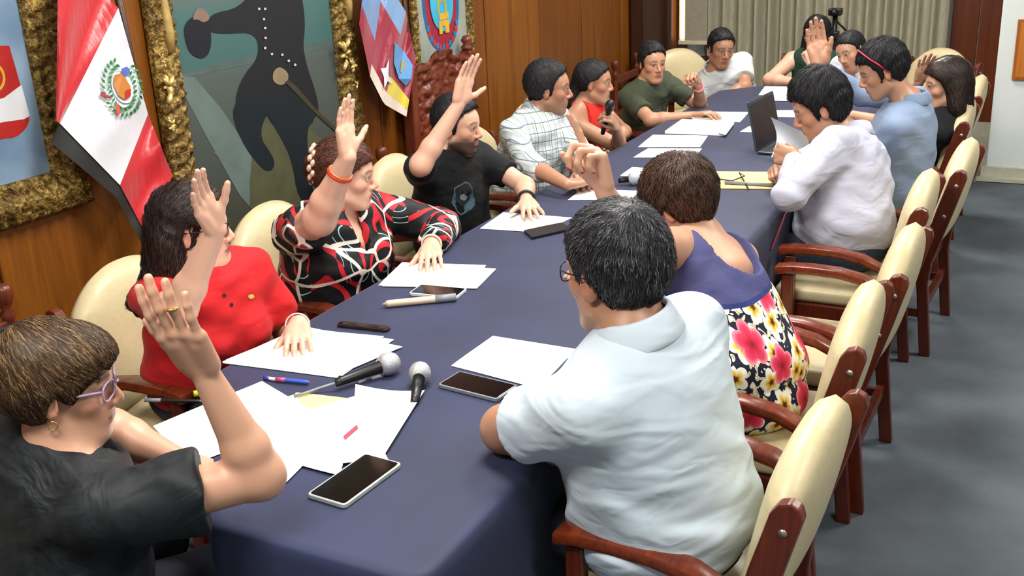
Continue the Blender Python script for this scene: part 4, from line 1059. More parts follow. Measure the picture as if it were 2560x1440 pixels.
# --- woman in the black blouse, near left corner, right hand raised
A1 = dict(R=dict(e=(652, 1190), w=(516, 938), t=(392, 752), wf=False, N=IMZ*.95+IMX*.25, pose='open', curl=(2, 2, 2, 2), spread=.55, hs=1.2, thumb=(.45, .9, .25)),
          L=dict(e3=onz(300, 1075, .82), w3=onz(437, 1143, .795), F=IMX*.8+IMZ*.3+IMY*.35, N=(0, 0, -1), pose='relax'))
def b_blk():
    t = NT('black_blouse', .6, .3); co = t.coord(); n = t.noise(t.mapping(co, (1, 1, .4)), 26, 2); t.color(t.ramp(n, [(.3, srgb('#0c0f12')), (.7, srgb('#1a2024'))]))
    t.bump(t.noise(co, 8, 3, .5, 1.0), .5, .03); return t.m
h1 = dict(style='bob', mat=H_STREAK, cols=C_STREAK, t=.016, top=.012, line=[(-.12, -.095), (-.06, -.10), (-.03, -.075), (-.012, -.02), (.0, .014), (.018, .012), (.03, -.01), (.05, .015), (.085, .050), (.12, .055)], n=10000, len=.085, jit=.10, comb=comb_side, w=.0016, rough=.0015, freq=70, flow=(.25, 1, .35), blobs=[((0, -.05, .04), (.09, .085, .09)), ((0, .05, .07), (.07, .06, .045))])
IN['P1'] = person('woman in a black blouse at the near left corner raising her right hand', onz(152, 968, 1.10), (.80, .60, 0), (-1.86, 1.24, .56), (.25, .97, 0), SK3, b_blk(), h1, A1, 'f', .98, .0042, 4, 0, sh_w=.185, chest=(.205, .15), belly=(.235, .20), arm_r=1.12, slr=1.35, slen=.62, nshift=IMX*.02, neck='scoop', shrug=(.02, 0), bust=1, lips='#a8625a')
# --- woman in the red polo
A2 = dict(R=dict(e=(448, 775), w=(540, 575), t=(482, 455), N=IMX*.9-IMZ*.45, pose='open', spread=.2, hs=1.0, thumb=(.8, .8, .4)),
          L=dict(w3=onz(746, 808, .805), hint=(-.75, .55, -.35), F=onz(742, 895, .782)-onz(746, 808, .805), N=(0, 0, -1), pose='relax', curl=(-8, -8, -8, -8)))
M_REDP = fabric('red_polo_cloth', '#bd1a20', .75, .06, .3, 6)
h2 = dict(style='long', mat=H_DARK, cols=C_DARK, t=.016, top=.010, line=BOB, n=6500, len=.07, comb=comb_down, w=.0022, lift=.005, rough=.003, freq=46, flow=(.4, .3, 1), locks=[((-.06, -.05, .0), (-.085, -.07, -.15), .05, .045), ((.06, -.05, .0), (.085, -.07, -.15), .05, .045), ((0, -.085, .0), (0, -.115, -.16), .06, .05), ((.06, -.06, -.1), (.13, -.14, -.20), .045, .02), ((-.06, -.06, -.1), (-.12, -.14, -.20), .045, .02), ((.0, -.09, -.12), (.02, -.19, -.21), .05, .022), ((.05, -.09, -.12), (.07, -.18, -.20), .045, .02)], cuts=[((.095, .02, -.02), (.03, .035, .06)), ((-.095, .02, -.02), (.03, .035, .06))])
IN['P2'] = person('woman in a red polo shirt at the left side raising her right hand', onz(482, 572, 1.115), (.86, .50, 0), (-2.34, 2.30, .57), (.94, -.30, 0), SK1, M_REDP, h2, A2, 'f', 1.0, .0042, 2, 0, sh_w=.165, chest=(.175, .14), belly=(.185, .17), arm_r=1.05, nshift=IMX*.055, neck='polo', collar=M_REDP, shrug=(.02, 0), bust=1.2)
# --- woman in the patterned blouse
def swirl():
    t = NT('swirl_blouse', .6, .3); co = t.coord(); sep = t.n('ShaderNodeSeparateXYZ'); t.l(co, sep.inputs[0])
    base = srgb('#0d0e12')
    v = t.mapping(co, (1, 1, 1)); 
    nz = t.n('ShaderNodeTexNoise'); nz.inputs['Scale'].default_value = 5; nz.inputs['Detail'].default_value = 0; t.l(co, nz.inputs[0])
    wv = t.math('ABSOLUTE', t.math('SUBTRACT', t.math('FRACT', t.math('MULTIPLY', nz.outputs[0], 7.0)), .5))
    vo = t.n('ShaderNodeTexVoronoi', feature='DISTANCE_TO_EDGE'); vo.inputs['Scale'].default_value = 6.5; vo.inputs['Randomness'].default_value = 1
    wp = t.mix(.12, co, nz.outputs[1]); t.l(wp, vo.inputs[0])
    vc = t.n('ShaderNodeTexVoronoi'); vc.inputs['Scale'].default_value = 13; t.l(t.mapping(co, (1.4, 1.4, .6)), vc.inputs[0])
    red = t.math('LESS_THAN', wv, .19); white = t.math('LESS_THAN', vo.outputs[0], .032)
    sel = t.math('GREATER_THAN', vc.outputs['Color'], .36)
    c = t.mix(t.math('MULTIPLY', red, sel), base, srgb('#b8202b'))
    c = t.mix(t.math('MULTIPLY', t.math('LESS_THAN', t.math('ABSOLUTE', t.math('SUBTRACT', wv, .22)), .03), t.math('SUBTRACT', 1.0, sel)), c, srgb('#8fc0bd'))
    c = t.mix(white, c, srgb('#d9d2c8')); t.color(c); t.bump(t.noise(co, 9, 2, .5, 1), .3, .03); return t.m
A3 = dict(R=dict(e=(798, 548), w=(868, 395), t=(858, 258), N=-IMZ*.5+IMX*.75, pose='open', spread=-.1, hs=.95, thumb=(.95, .8, .2)),
          L=dict(w3=onz(1078, 612, .81), hint=(.1, 1, -.2), F=onz(1072, 700, .785)-onz(1078, 612, .81), N=(0, 0, -1), pose='relax', curl=(-6, -6, -6, -6)))
h3 = dict(style='tied', mat=H_RED, cols=C_RED, t=.012, top=.012, line=[(-.12, -.075), (-.05, -.07), (-.02, -.02), (.0, .016), (.03, .02), (.06, .048), (.085, .062), (.12, .07)], n=4500, len=.06, comb=comb_back, w=.002, rough=.001, freq=60, flow=(.2, 1, .5), blobs=[((0, -.10, .02), (.05, .045, .06))])
IN['P3'] = person('woman in a black, red and white patterned blouse raising her right hand', onz(862, 440, 1.08), (.90, .42, 0), (-2.38, 3.06, .57), (.96, -.20, 0), SK1, swirl(), h3, A3, 'f', 1.02, .0045, 6, 0, sh_w=.185, chest=(.21, .155), belly=(.215, .185), arm_r=1.25, neck='vee', shrug=(.03, 0), bust=1.2, sl=dict(R='short', L='long'), lips='#a52a36', neck_r=.058)
# --- man in the black T-shirt
M_BLKT = fabric('black_tshirt', '#0e0f11', .8, .1, .35)
A4 = dict(R=dict(e=(1052, 412), w=(1160, 240), t=(1186, 116), N=-IMZ*.6+IMX*.62, pose='open', spread=.0, hs=1.05, thumb=(1.0, .55, .1)),
          L=dict(w3=onz(1316, 500, .81), hint=(0, 1, -.3), F=onz(1345, 562, .785)-onz(1316, 500, .81), N=(0, 0, -1), pose='flat', spread=1.6))
h4 = dict(style='short', mat=H_BLACK, cols=C_BLACK, t=.009, top=.016, line=MALE, n=3500, len=.022, rough=.001, freq=120)
IN['P4'] = person('bearded man in a black T-shirt raising his right hand', onz(1142, 315, 1.09), (.97, .12, 0), (-2.40, 3.98, .57), (.96, -.25, 0), SK1, M_BLKT, h4, A4, 'm', 1.0, .0045, 6, 0, sh_w=.185, chest=(.18, .125), belly=(.175, .14), neck='crew', shrug=(.04, 0), beard=('#1d1512', .92))
# --- man in the plaid shirt
def plaid():
    t = NT('plaid_shirt', .8, .2); co = t.coord(); sep = t.n('ShaderNodeSeparateXYZ'); t.l(co, sep.inputs[0])
    def stripes(sv, f, w_, ph=0): return t.math('LESS_THAN', t.math('FRACT', t.math('MULTIPLY_ADD', sv, f, ph)), w_)
    hv = t.math('ADD', sep.outputs[1], t.math('MULTIPLY', sep.outputs[0], .6)); z = sep.outputs[2]
    c = t.mix(t.math('MULTIPLY', stripes(z, 22, .3), .45), srgb('#c6cdd1'), srgb('#8fa6ae'))
    c = t.mix(t.math('MULTIPLY', stripes(hv, 22, .3), .45), c, srgb('#9bb0b6'))
    c = t.mix(stripes(z, 22, .09, .5), c, srgb('#6a757b')); c = t.mix(stripes(hv, 22, .09, .5), c, srgb('#6a757b'))
    c = t.mix(stripes(z, 22, .05, .8), c, srgb('#c8b98a')); c = t.mix(stripes(hv, 22, .05, .8), c, srgb('#7f8a90'))
    t.color(c); t.bump(t.noise(co, 9, 2, .5, 1), .4, .03); return t.m
M_PLAID = plaid()
A5 = dict(R=dict(w3=onz(1418, 462, .815), hint=(-.1, -1, -.3), F=(.4, .9, 0), N=(0, 0, -1), pose='relax'), L=dict(w3=onz(1452, 428, .815), hint=(0, 1, -.3), F=(.5, -.85, 0), N=(0, 0, -1), pose='relax'))
h5 = dict(style='short', mat=H_BLACK, cols=C_BLACK, t=.010, top=.014, line=MALE, n=3500, len=.022, rough=.001, freq=120)
IN['P5'] = person('man in a pale plaid shirt leaning on the table beside the woman with the microphone', onz(1370, 222, 1.12), (.88, .35, 0), (-2.40, 4.74, .58), (.95, -.15, 0), SK4, M_PLAID, h5, A5, 'm', 1.04, .005, 4, 0, sh_w=.20, chest=(.21, .145), belly=(.20, .165), sleeve='roll', neck='polo', collar=M_PLAID, beard=('#3a2c25', .3))
# --- woman in the red halter top with a microphone
M_REDH = fabric('red_halter', '#c8281e', .7, .05, .3)
A6 = dict(R=dict(e=(1552, 370), w=(1540, 318), t=(1522, 275), N=-IMX*.8+IMZ*.2, pose='grip'), L=dict(e=(1560, 330), w=(1545, 352), ef=True, F=(.2, -.9, 0), N=(0, 0, -1), pose='relax'))
h6 = dict(style='tied', mat=H_BLACK, cols=C_BLACK, t=.008, top=.008, line=[(-.12, -.075), (-.05, -.07), (-.02, -.02), (.0, .016), (.03, .02), (.06, .048), (.085, .062), (.12, .07)], rough=.001, freq=60, flow=(.2, 1, .5), locks=[((0, -.09, .0), (.02, -.12, -.16), .04, .03)], noclip=False)
h6['line'] = [(-.30, -.5), (-.085, -.5), (-.075, -.07), (-.05, -.07), (-.02, -.02), (.0, .016), (.03, .03), (.06, .066), (.085, .086), (.12, .095)]
IN['P6'] = person('woman in a red halter top speaking into a microphone', onz(1483, 207, 1.06), (.86, .20, 0), (-2.38, 5.36, .57), (.97, -.12, 0), SK4, M_REDH, h6, A6, 'f', .94, .005, 4, 0, sh_w=.165, chest=(.15, .11), belly=(.145, .12), neck='halter', sleeve='none', arm_r=.98, lips='#8a3f3a', neck_r=.046)
# --- young man in the olive T-shirt
M_OLIVE = fabric('olive_tshirt', '#3f4636', .85, .08, .35)
A7 = dict(R=dict(e=(1628, 300), w=(1735, 288), t=(1795, 278), N=(0, 0, -1), pose='relax'), L=dict(e=(1752, 268), w=(1745, 212), ef=True, t=(1712, 168), N=-IMZ*.6-IMX*.4+IMY*.2, pose='fist', hs=1.05))
h7 = dict(style='short', mat=H_BLACK, cols=C_BLACK, t=.008, top=.016, line=MALE, n=3500, len=.022, rough=.001, freq=120)
IN['P7'] = person('young man in an olive T-shirt with a lanyard raising his left fist', onz(1630, 158, 1.05), (.72, -.70, 0), (-2.36, 6.30, .57), (.92, -.40, 0), SK2, M_OLIVE, h7, A7, 'm', .94, .005, 4, 0, sh_w=.175, chest=(.155, .11), belly=(.145, .115), neck='crew')
# --- man in the white polo at the far corner
M_WHPOLO = fabric('white_polo', '#bfc5c7', .8, .03, .45)
A8 = dict(L=dict(e=(1862, 218), w=(1800, 246), ul=.27, F=-IMX+IMY*.3, N=(0, 0, -1), pose='relax'), R=dict(e=(1722, 235), w=(1772, 256), F=IMX, N=(0, 0, -1), pose='relax'))
h8 = dict(style='short', mat=H_BLACK, cols=C_BLACK, t=.007, top=.012, line=MALE, rough=.002, freq=120)
IN['P8'] = person('man in a white polo leaning on the far left corner of the table', onz(1802, 122, 1.0), (.62, -.78, 0), (-2.14, 7.56, .56), (.60, -.80, 0), SK4, M_WHPOLO, h8, A8, 'm', 1.02, .005, 10, -4, sh_w=.20, chest=(.20, .14), belly=(.20, .16), neck='polo', collar=M_WHPOLO, shrug=(0, -.03), nshift=np.array([0, 0, -.045]), arm_r=1.05)
# --- woman in glasses at the far end
M_GREENT = fabric('dark_green_top', '#1e3a2c', .8, .05, .3)
A9 = dict(R=dict(e=(1925, 200), w=(2000, 207), F=IMX, N=(0, 0, -1), pose='relax'), L=dict(e=(2085, 205), w=(2030, 165), F=-IMY-IMX*.2, N=IMZ-IMX*.4, pose='fist'))
h9 = dict(style='long', mat=H_BLACK, cols=C_BLACK, t=.012, top=.010, line=BOB, n=3500, len=.07, comb=comb_down, rough=.002, freq=46, flow=(.4, .3, 1), locks=[((-.06, -.04, .0), (-.085, -.04, -.13), .045, .04), ((.06, -.04, .0), (.085, -.04, -.13), .045, .04), ((0, -.08, .0), (0, -.10, -.14), .06, .05)])
IN['P9'] = person('woman in glasses at the far end resting her chin on her hand', onz(2042, 88, 1.06), (-.05, -1, 0), (-1.54, 7.66, .57), (0, -1, 0), SK1, M_GREENT, h9, A9, 'f', .98, .005, 2, 0, sh_w=.175, chest=(.16, .12), belly=(.16, .13), neck='tank', sleeve='none', arm_r=1.1)
# --- man beside her, head tilted
M_WHSH = fabric('white_shirt_far', '#cdd3dc', .8, .03, .4)
A10 = dict(R=dict(e3=(-1.36, 7.16, .82), w3=(-1.25, 6.98, .80), F=(.4, -.8, 0), N=(0, 0, -1), pose='relax'), L=dict(e3=(-.98, 7.05, .82), w3=(-1.12, 6.90, .80), F=(-.8, -.3, 0), N=(0, 0, -1), pose='relax'))
h10 = dict(style='short', mat=H_BLACK, cols=C_BLACK, t=.006, top=.006, line=[(-.12, -.075), (-.05, -.070), (-.022, -.035), (.0, .012), (.012, -.022), (.024, -.018), (.034, .036), (.06, .066), (.085, .088), (.12, .09)], rough=.0015, freq=120)
IN['P10'] = person('man with receding dark hair tilting his head at the far right corner', onz(2128, 128, 1.025), (-.42, -.9, 0), (-1.06, 7.42, .56), (-.45, -.9, 0), SK3, M_WHSH, h10, A10, 'm', .98, .005, 16, 16, sh_w=.18, chest=(.18, .13), belly=(.17, .14), sleeve='long', neck='polo', collar=M_WHSH, beard=('#3a2c25', .35))
# --- man in the chambray shirt, hand raised
M_CHAM = fabric('chambray_shirt', '#7b8ca6', .85, .08, .25, 6)
A11 = dict(R=dict(e=(2150, 235), ef=True, w=(2052, 172), t=(2034, 48), N=-IMZ*.8-IMX*.3, pose='open', spread=-.1, hs=1.22, thumb=(.45, .9, .3)),
           L=dict(e3=(-.68, 5.02, .74), w3=(-.88, 5.12, .68), F=(-1, .2, 0), N=(0, 0, -1), pose='relax'))
h11 = dict(style='short', mat=H_BLACK, cols=C_BLACK, t=.013, top=.020, cuts=[((.098, .0, -.012), (.03, .028, .038)), ((-.098, .0, -.012), (.03, .028, .038))], line=[(-.12, -.080), (-.05, -.075), (-.026, -.04), (.0, .018), (.012, -.01), (.026, -.02), (.034, .025), (.06, .064), (.085, .080), (.12, .085)], n=4500, len=.045, lift=.006, rough=.003, freq=60)
IN['P11'] = person('man in a blue chambray shirt with red glasses on his head raising his right hand', onz(2208, 176, 1.19), (-.93, -.30, 0), (-.66, 5.20, .58), (-1, .05, 0), SK2, M_CHAM, h11, A11, 'm', 1.0, .005, 22, 0, sh_w=.19, chest=(.195, .145), belly=(.19, .16), sleeve='long', neck='polo', collar=M_CHAM, shrug=(.04, -.02), nshift=IMX*.05+np.array([0, 0, -.05]), fold=.0018)
# --- long-haired woman in black on the far right
M_BLKW = fabric('black_top', '#0d0e12', .8, .1, .3)
A12 = dict(R=dict(e3=(-1.0, 6.42, .86), w=(2298, 205), t=(2318, 140), N=-IMZ, pose='open', hs=.95), L=dict(e3=(-.84, 5.98, .78), w3=(-1.02, 6.08, .80), F=(-1, 0, 0), N=(0, 0, -1), pose='relax'))
h12 = dict(style='long', mat=H_DARK, cols=C_DARK, t=.020, top=.012, line=BOB, n=4000, len=.08, comb=comb_down, rough=.001, freq=60, flow=(.4, .3, 1), locks=[((-.06, -.03, .0), (-.08, -.03, -.105), .05, .045), ((.06, -.03, .0), (.08, -.03, -.105), .05, .045), ((0, -.07, .0), (0, -.085, -.12), .065, .05)], frad=(.066, .062, .112))
IN['P12'] = person('woman with a dark bob and black top raising her hand at the right side', onz(2366, 214, 1.0), (-.93, -.36, 0), (-.70, 6.08, .55), (-1, .1, 0), SK3, M_BLKW, h12, A12, 'f', 1.02, .005, 4, 0, sh_w=.165, chest=(.16, .12), belly=(.155, .13), neck='crew')
# --- man in the pale lavender shirt reading a sheet
M_LAV = fabric('lavender_shirt', '#b3b5c6', .8, .03, .45, 7)
A13 = dict(L=dict(e=(1972, 488), w=(1995, 398), wf=True, F=(-.8, .3, .1), N=(0, .9, -.2), pose='grip'), R=dict(e3=(-.95, 4.80, .84), w3=(-1.04, 4.62, .84), F=(-.3, -.9, .1), N=(.6, -.2, -.8), pose='grip'))
h13 = dict(style='short', mat=H_BLACK, cols=C_BLACK, t=.015, top=.030, cuts=[((.10, .0, -.012), (.03, .028, .040)), ((-.10, .0, -.012), (.03, .028, .040))], line=[(-.12, -.080), (-.05, -.075), (-.026, -.045), (.0, .018), (.012, -.01), (.026, -.025), (.034, .020), (.06, .064), (.085, .080), (.12, .085)], n=5000, len=.05, lift=.007, rough=.003, freq=60)
M_JEANS = fabric('blue_jeans', '#26303f', .85, .1, .3)
IN['P13'] = person('man in a pale lavender shirt with thick black hair reading a sheet of paper', onz(2052, 268, 1.12), (-.93, -.28, 0), (-.74, 4.40, .58), (-.98, .12, 0), SK2, M_LAV, h13, A13, 'm', 1.08, .0048, 24, 0, sh_w=.195, chest=(.205, .155), belly=(.205, .175), sleeve='long', neck='polo', collar=M_LAV, trousers=M_JEANS, nshift=IMX*.045+np.array([0, 0, -.03]), arm_r=1.12, fold=.003)
# --- woman in the floral dress
def floral(org, skinc):
    t = NT('floral_dress', .75, .25); co = t.coord(); sep = t.n('ShaderNodeSeparateXYZ'); t.l(co, sep.inputs[0]); x, y, z = sep.outputs[:3]
    u = t.math('ADD', y, t.math('MULTIPLY', x, .8))
    cmb = t.n('ShaderNodeCombineXYZ'); t.l(u, cmb.inputs[0]); t.l(z, cmb.inputs[1])
    def flowers(scale, seed, petals, rmax, depth_):
        v = t.mapping(cmb.outputs[0], (scale, scale, 1), (0, 0, seed), (seed*3.1, seed*1.7, 0))
        vo = t.n('ShaderNodeTexVoronoi', voronoi_dimensions='2D'); vo.inputs['Scale'].default_value = 1; vo.inputs['Randomness'].default_value = .7; t.l(v, vo.inputs[0])
        d = t.n('ShaderNodeVectorMath', operation='SUBTRACT'); t.l(v, d.inputs[0]); t.l(vo.outputs['Position'], d.inputs[1])
        s2 = t.n('ShaderNodeSeparateXYZ'); t.l(d.outputs[0], s2.inputs[0])
        ang = t.math('ARCTAN2', s2.outputs[1], s2.outputs[0]); r = vo.outputs['Distance']
        lim = t.math('MULTIPLY_ADD', t.math('ABSOLUTE', t.math('COSINE', t.math('MULTIPLY', ang, petals/2))), rmax*depth_, rmax*(1-depth_))
        return t.math('DIVIDE', r, lim), vo.outputs['Color'], ang, r
    base = srgb('#14162a')
    nz = t.noise(cmb.outputs[0], 26, 1, .5, 1.5); c = t.mix(t.math('GREATER_THAN', nz, .56), base, srgb('#d8d9d2'))
    c = t.mix(t.math('MULTIPLY', t.math('GREATER_THAN', nz, .60), t.math('LESS_THAN', nz, .64)), c, srgb('#a8a24a'))
    q, cc, an, r = flowers(11, .6, 5, .50, .38)
    c = t.mix(t.math('LESS_THAN', q, 1), c, t.ramp(q, [(.0, srgb('#2b1a1a')), (.2, srgb('#5a3a14')), (.3, srgb('#c9962a')), (.55, srgb('#d9c46a')), (.7, srgb('#dfe0d4')), (1, srgb('#d9dcd6'))]))
    q, cc, an, r = flowers(6.0, 2.2, 5, .34, .30)
    c = t.mix(t.math('LESS_THAN', q, 1), c, t.ramp(q, [(.0, srgb('#6b1020')), (.35, srgb('#b31a38')), (.75, srgb('#c8385a')), (1, srgb('#dd8a9a'))]))
    # sheer navy yoke above the bust line
    line = t.math('MULTIPLY_ADD', y, .06, .845)
    line = t.math('SUBTRACT', line, t.math('MULTIPLY', x, .0))
    yk = t.math('GREATER_THAN', z, line); seam = t.math('LESS_THAN', t.math('ABSOLUTE', t.math('SUBTRACT', z, line)), .006)
    yc_ = t.ramp(t.noise(co, 5, 2), [(.3, srgb('#343a68')), (.7, srgb('#4d4c74'))])
    c = t.mix(yk, c, yc_); c = t.mix(seam, c, srgb('#26306a')); t.color(c); t.bump(t.noise(co, 9, 2, .5, 1), .25, .03); return t.m
M_FLOR = floral(None, SK3)
A14 = dict(L=dict(e=(1585, 612), w=(1512, 478), t=(1462, 300), N=-IMX*.5-IMZ*.3, pose='point', hs=1.12, thumb=(.35, .8, .6), curl=(0, -18, -10, -6)), R=dict(e3=(-1.20, 3.42, .84), w3=(-1.30, 3.22, .80), F=(-.8, -.4, 0), N=(0, 0, -1), pose='relax'), lower='skirt')
h14 = dict(style='short', mat=H_BROWN, cols=C_BROWN, n=7000, len=.05, lift=.008, w=.002, t=.020, top=.022, line=[(-.12, -.085), (-.06, -.085), (-.03, -.05), (-.012, -.01), (.0, .016), (.016, .012), (.03, .0), (.05, .02), (.085, .048), (.12, .05)], rough=.0025, freq=48, blobs=[((0, -.06, .06), (.085, .07, .075))])
IN['P14'] = person('woman in a floral dress with short brown hair raising one finger', onz(1700, 512, 1.06), (-.90, .16, 0), (-.74, 2.90, .56), (-.95, .30, 0), SK3, M_FLOR, h14, A14, 'f', 1.02, .0042, 26, 0, sh_w=.18, chest=(.185, .14), belly=(.205, .175), neck='sheer', sleeve='none', arm_r=1.12, nails=('#b3122a', 'L'), fold=.0015, cloth_vox=.0072, hem=.44, shrug=(0, .03), trousers=M_FLOR)
# --- man in the white shirt, nearest on the right
def white_shirt():
    t = NT('white_polo_near', .75, .25); co = t.coord(); c = t.noise(co, 3, 2); t.color(t.ramp(c, [(.3, srgb('#b9c7d4')), (.7, srgb('#c6d3dd'))]))
    v = t.mapping(co, (1.0, .8, 2.6), (.35, .2, 0)); f = t.noise(v, 4.2, 1, .4, 1.2); f2 = t.noise(t.mapping(co, (1, 1, 2), (-.5, .3, 0)), 11, 1, .4, 1)
    t.bump(t.math('ADD', f, t.math('MULTIPLY', f2, .25)), .5, .035); return t.m
M_WHN = white_shirt()
A15 = dict(L=dict(e=(1262, 1072), ef=True, w3=(-.86, 2.10, .68), F=(-.6, .8, 0), N=(0, 0, -1), pose='relax'), R=dict(e3=(-.80, 2.52, .80), w3=(-.90, 2.36, .66), F=(-.6, -.7, -.2), N=(0, 0, -1), pose='relax'))
h15 = dict(style='short', mat=H_GREY, cols=C_GREY[:4]+C_GREY[:4]+C_GREY[4:], n=8000, len=.024, lift=.005, w=.0016, t=.010, top=.014, line=[(-.12, -.080), (-.05, -.075), (-.022, -.035), (.0, .012), (.012, -.022), (.024, -.018), (.034, .034), (.06, .055), (.085, .074), (.12, .08)], rough=.0015, freq=110)
IN['P15'] = person('man in a white polo shirt with glasses at the near right, seen from behind', onz(1542, 682, 1.21), (-.86, .34, 0), (-.70, 2.06, .58), (-.94, .28, 0), SK4, M_WHN, h15, A15, 'm', 1.14, .0042, 6, 0, sh_w=.172, chest=(.195, .15), belly=(.195, .175), neck='polo', collar=M_WHN, arm_r=1.1, slr=1.12, slen=.66, fold=.002, arcs=True, cloth_vox=.0062, sl=dict(L='short', R='short'), hem=.47)
# --- extras worn by the people
M_THIN = plain('dark_wire', '#2b2622', .35, .5, .5); M_LILAC = plain('lilac_frame', '#a88fae', .3); M_REDF = plain('red_frame', '#b3203a', .35); M_GOLDJ = plain('gold_jewel', '#d8b464', .25, .5, .9)
glasses(IN['P15'], M_THIN); glasses(IN['P1'], M_LILAC, tk=.0024); glasses(IN['P9'], M_THIN); glasses(IN['P2'], M_THIN)
bracelet(IN['P3'], 'R', .74, .038, .006, plain('red_bead', '#c2351c', .35)); bracelet(IN['P3'], 'R', .77, .037, .005, plain('orange_bead', '#c8642a', .35))
bracelet(IN['P2'], 'L', .90, .036, .003, plain('silver_chain', '#c9c2c8', .3, .5, .7)); bracelet(IN['P4'], 'L', .92, .034, .006, M_BLACKP, 'wristband'); bracelet(IN['P3'], 'L', .97, .036, .004, plain('cream_beads', '#d9cdb4', .4))
bracelet(IN['P7'], 'L', .90, .032, .007, plain('pink_band', '#c8788a', .6), 'wristband'); bracelet(IN['P14'], 'L', .3, .05, .003, M_SILVER) if False else None
i_ = IN['P11']; H, A, s = i_['H'], i_['A'], i_['s']; PP = lambda a, b, c: H+s*(a*A[0]+b*A[1]+c*A[2])
g_ = sub(i_, 'glasses_on_head', MB().tube([PP(-.085, -.01, .0), PP(-.098, .02, .05), PP(-.088, .05, .092), PP(-.04, .07, .125), PP(.0, .074, .130), PP(.04, .07, .125), PP(.088, .05, .092), PP(.098, .02, .05), PP(.085, -.01, .0)], .0038, 8), M_REDF)
# earring, ring and necklace of the woman in black
i_ = IN['P1']; H, A, s = i_['H'], i_['A'], i_['s']
for sx in (1, -1):
    c = H+s*(sx*.084*A[0]-.002*A[1]-.046*A[2]); sub(i_, 'earring', MB().tube([c+.009*(math.cos(a)*A[1]+math.sin(a)*A[2]) for a in np.linspace(0, 2*math.pi, 16)], .0016, 6, False), M_GOLDJ)
nb, r_, bf, u_ = i_['nb'], i_['r'], i_['bf'], i_['u']
sub(i_, 'necklace', MB().tube([nb+u_*(.012-.02*max(0, math.cos(a)))+.066*(math.cos(a)*bf*1.1+math.sin(a)*r_) for a in np.linspace(0, 2*math.pi, 40)], .0016, 6, False), M_GOLDJ)
tp, td, tn = i_['tips']['R'][2]; c = tp-td*.052
sub(i_, 'ring', MB().tube([c+.0105*(math.cos(a)*tn+math.sin(a)*np.cross(td, tn)) for a in np.linspace(0, 2*math.pi, 18)], .003, 6, False), M_GOLDJ)
# hair flower of the woman in the patterned blouse
i_ = IN['P3']; H, A, s = i_['H'], i_['A'], i_['s']; cl_ = MB()
for k in range(22):
    a = k/22*2*math.pi; c = H+s*(-.112*A[1]+.035*A[2]+(.062*math.cos(a))*A[0]*1.0+.062*math.sin(a)*A[2]+.012*(k%2)*A[1]); cl_.lathe([(0, -.008), (.012, -.004), (.015, .002), (.008, .009), (0, .010)], 8, align(c, c-A[1]+.3*A[2]))
sub(i_, 'hair_scrunchie', cl_, plain('floral_scrunchie', '#c9ae98', .6, .3, 0, 60, .25))
# print on the black T-shirt and buttons, laid on the cloth by ray casting
def decal(info, part, px_pts, mat, name, lift=.002, parent=None):
    so = [c for c in info['root'].children if c.name.startswith(part)][0]; me = so.data
    from mathutils.bvhtree import BVHTree
    key = so.name
    if key not in BV: BV[key] = BVHTree.FromPolygons([v.co[:] for v in me.vertices], [p.vertices[:] for p in me.polygons])
    out = []
    for (px, py) in px_pts:
        d = ray(px, py); d = d/np.linalg.norm(d); h = BV[key].ray_cast(Vector(CAMP-info['org']), Vector(d))
        if h[0] is None: return None
        out.append(np.array(h[0])+lift*np.array(h[1]))
    n = len(out); me2 = bpy.data.meshes.new(name)
    c = np.mean(out, 0); me2.from_pydata([tuple(p) for p in out]+[tuple(c)], [], [(i, (i+1) % n, n) for i in range(n)]); me2.update()
    return link(name, me2, mat, so)
BV = {}
def blob(cx, cy, rx, ry, n=18, ph=0, wob=.12): return [(cx+rx*(1+wob*math.sin(5*a+ph))*math.cos(a), cy+ry*(1+wob*math.sin(4*a+ph))*math.sin(a)) for a in np.linspace(0, 2*math.pi, n, endpoint=False)]
decal(IN['P4'], 'shirt', blob(1158, 496, 28, 40), plain('print_teal', '#3f5a64', .7, .3, 0, 90, .3), 'shirt_print', .002)
decal(IN['P4'], 'shirt', blob(1155, 492, 17, 22, ph=1), plain('print_dark', '#12181b', .7), 'shirt_print', .004)
decal(IN['P4'], 'shirt', blob(1157, 492, 9, 8, ph=2), plain('print_grey', '#7f8a8e', .7), 'shirt_print', .006)
for (bx, by) in ((578, 762), (560, 738)): decal(IN['P2'], 'shirt', blob(bx, by, 5, 5, 10, 0, 0), M_BLACKP, 'button', .002)
decal(IN['P2'], 'shirt', blob(627, 741, 8, 6, 10), plain('polo_logo', '#c9b25a', .6), 'chest_logo', .002)
# lanyard of the young man
i_ = IN['P7']; nb, r_, bf, u_ = i_['nb'], i_['r'], i_['bf'], i_['u']
card = nb+bf*.15-u_*.30
sub(i_, 'lanyard', MB().tube([nb+r_*.062+u_*.0, nb+r_*.05+bf*.08-u_*.05, nb+r_*.02+bf*.135-u_*.16, card, nb-r_*.02+bf*.135-u_*.16, nb-r_*.05+bf*.08-u_*.05, nb-r_*.062], .004, 6), plain('lanyard_cloth', '#1a2420', .7))
sub(i_, 'id_card', MB().box((-.035, -.002, -.10), (.035, .002, 0), frame_mat(card, r_, bf, u_)), plain('id_card', '#8fa0c0', .4), False)
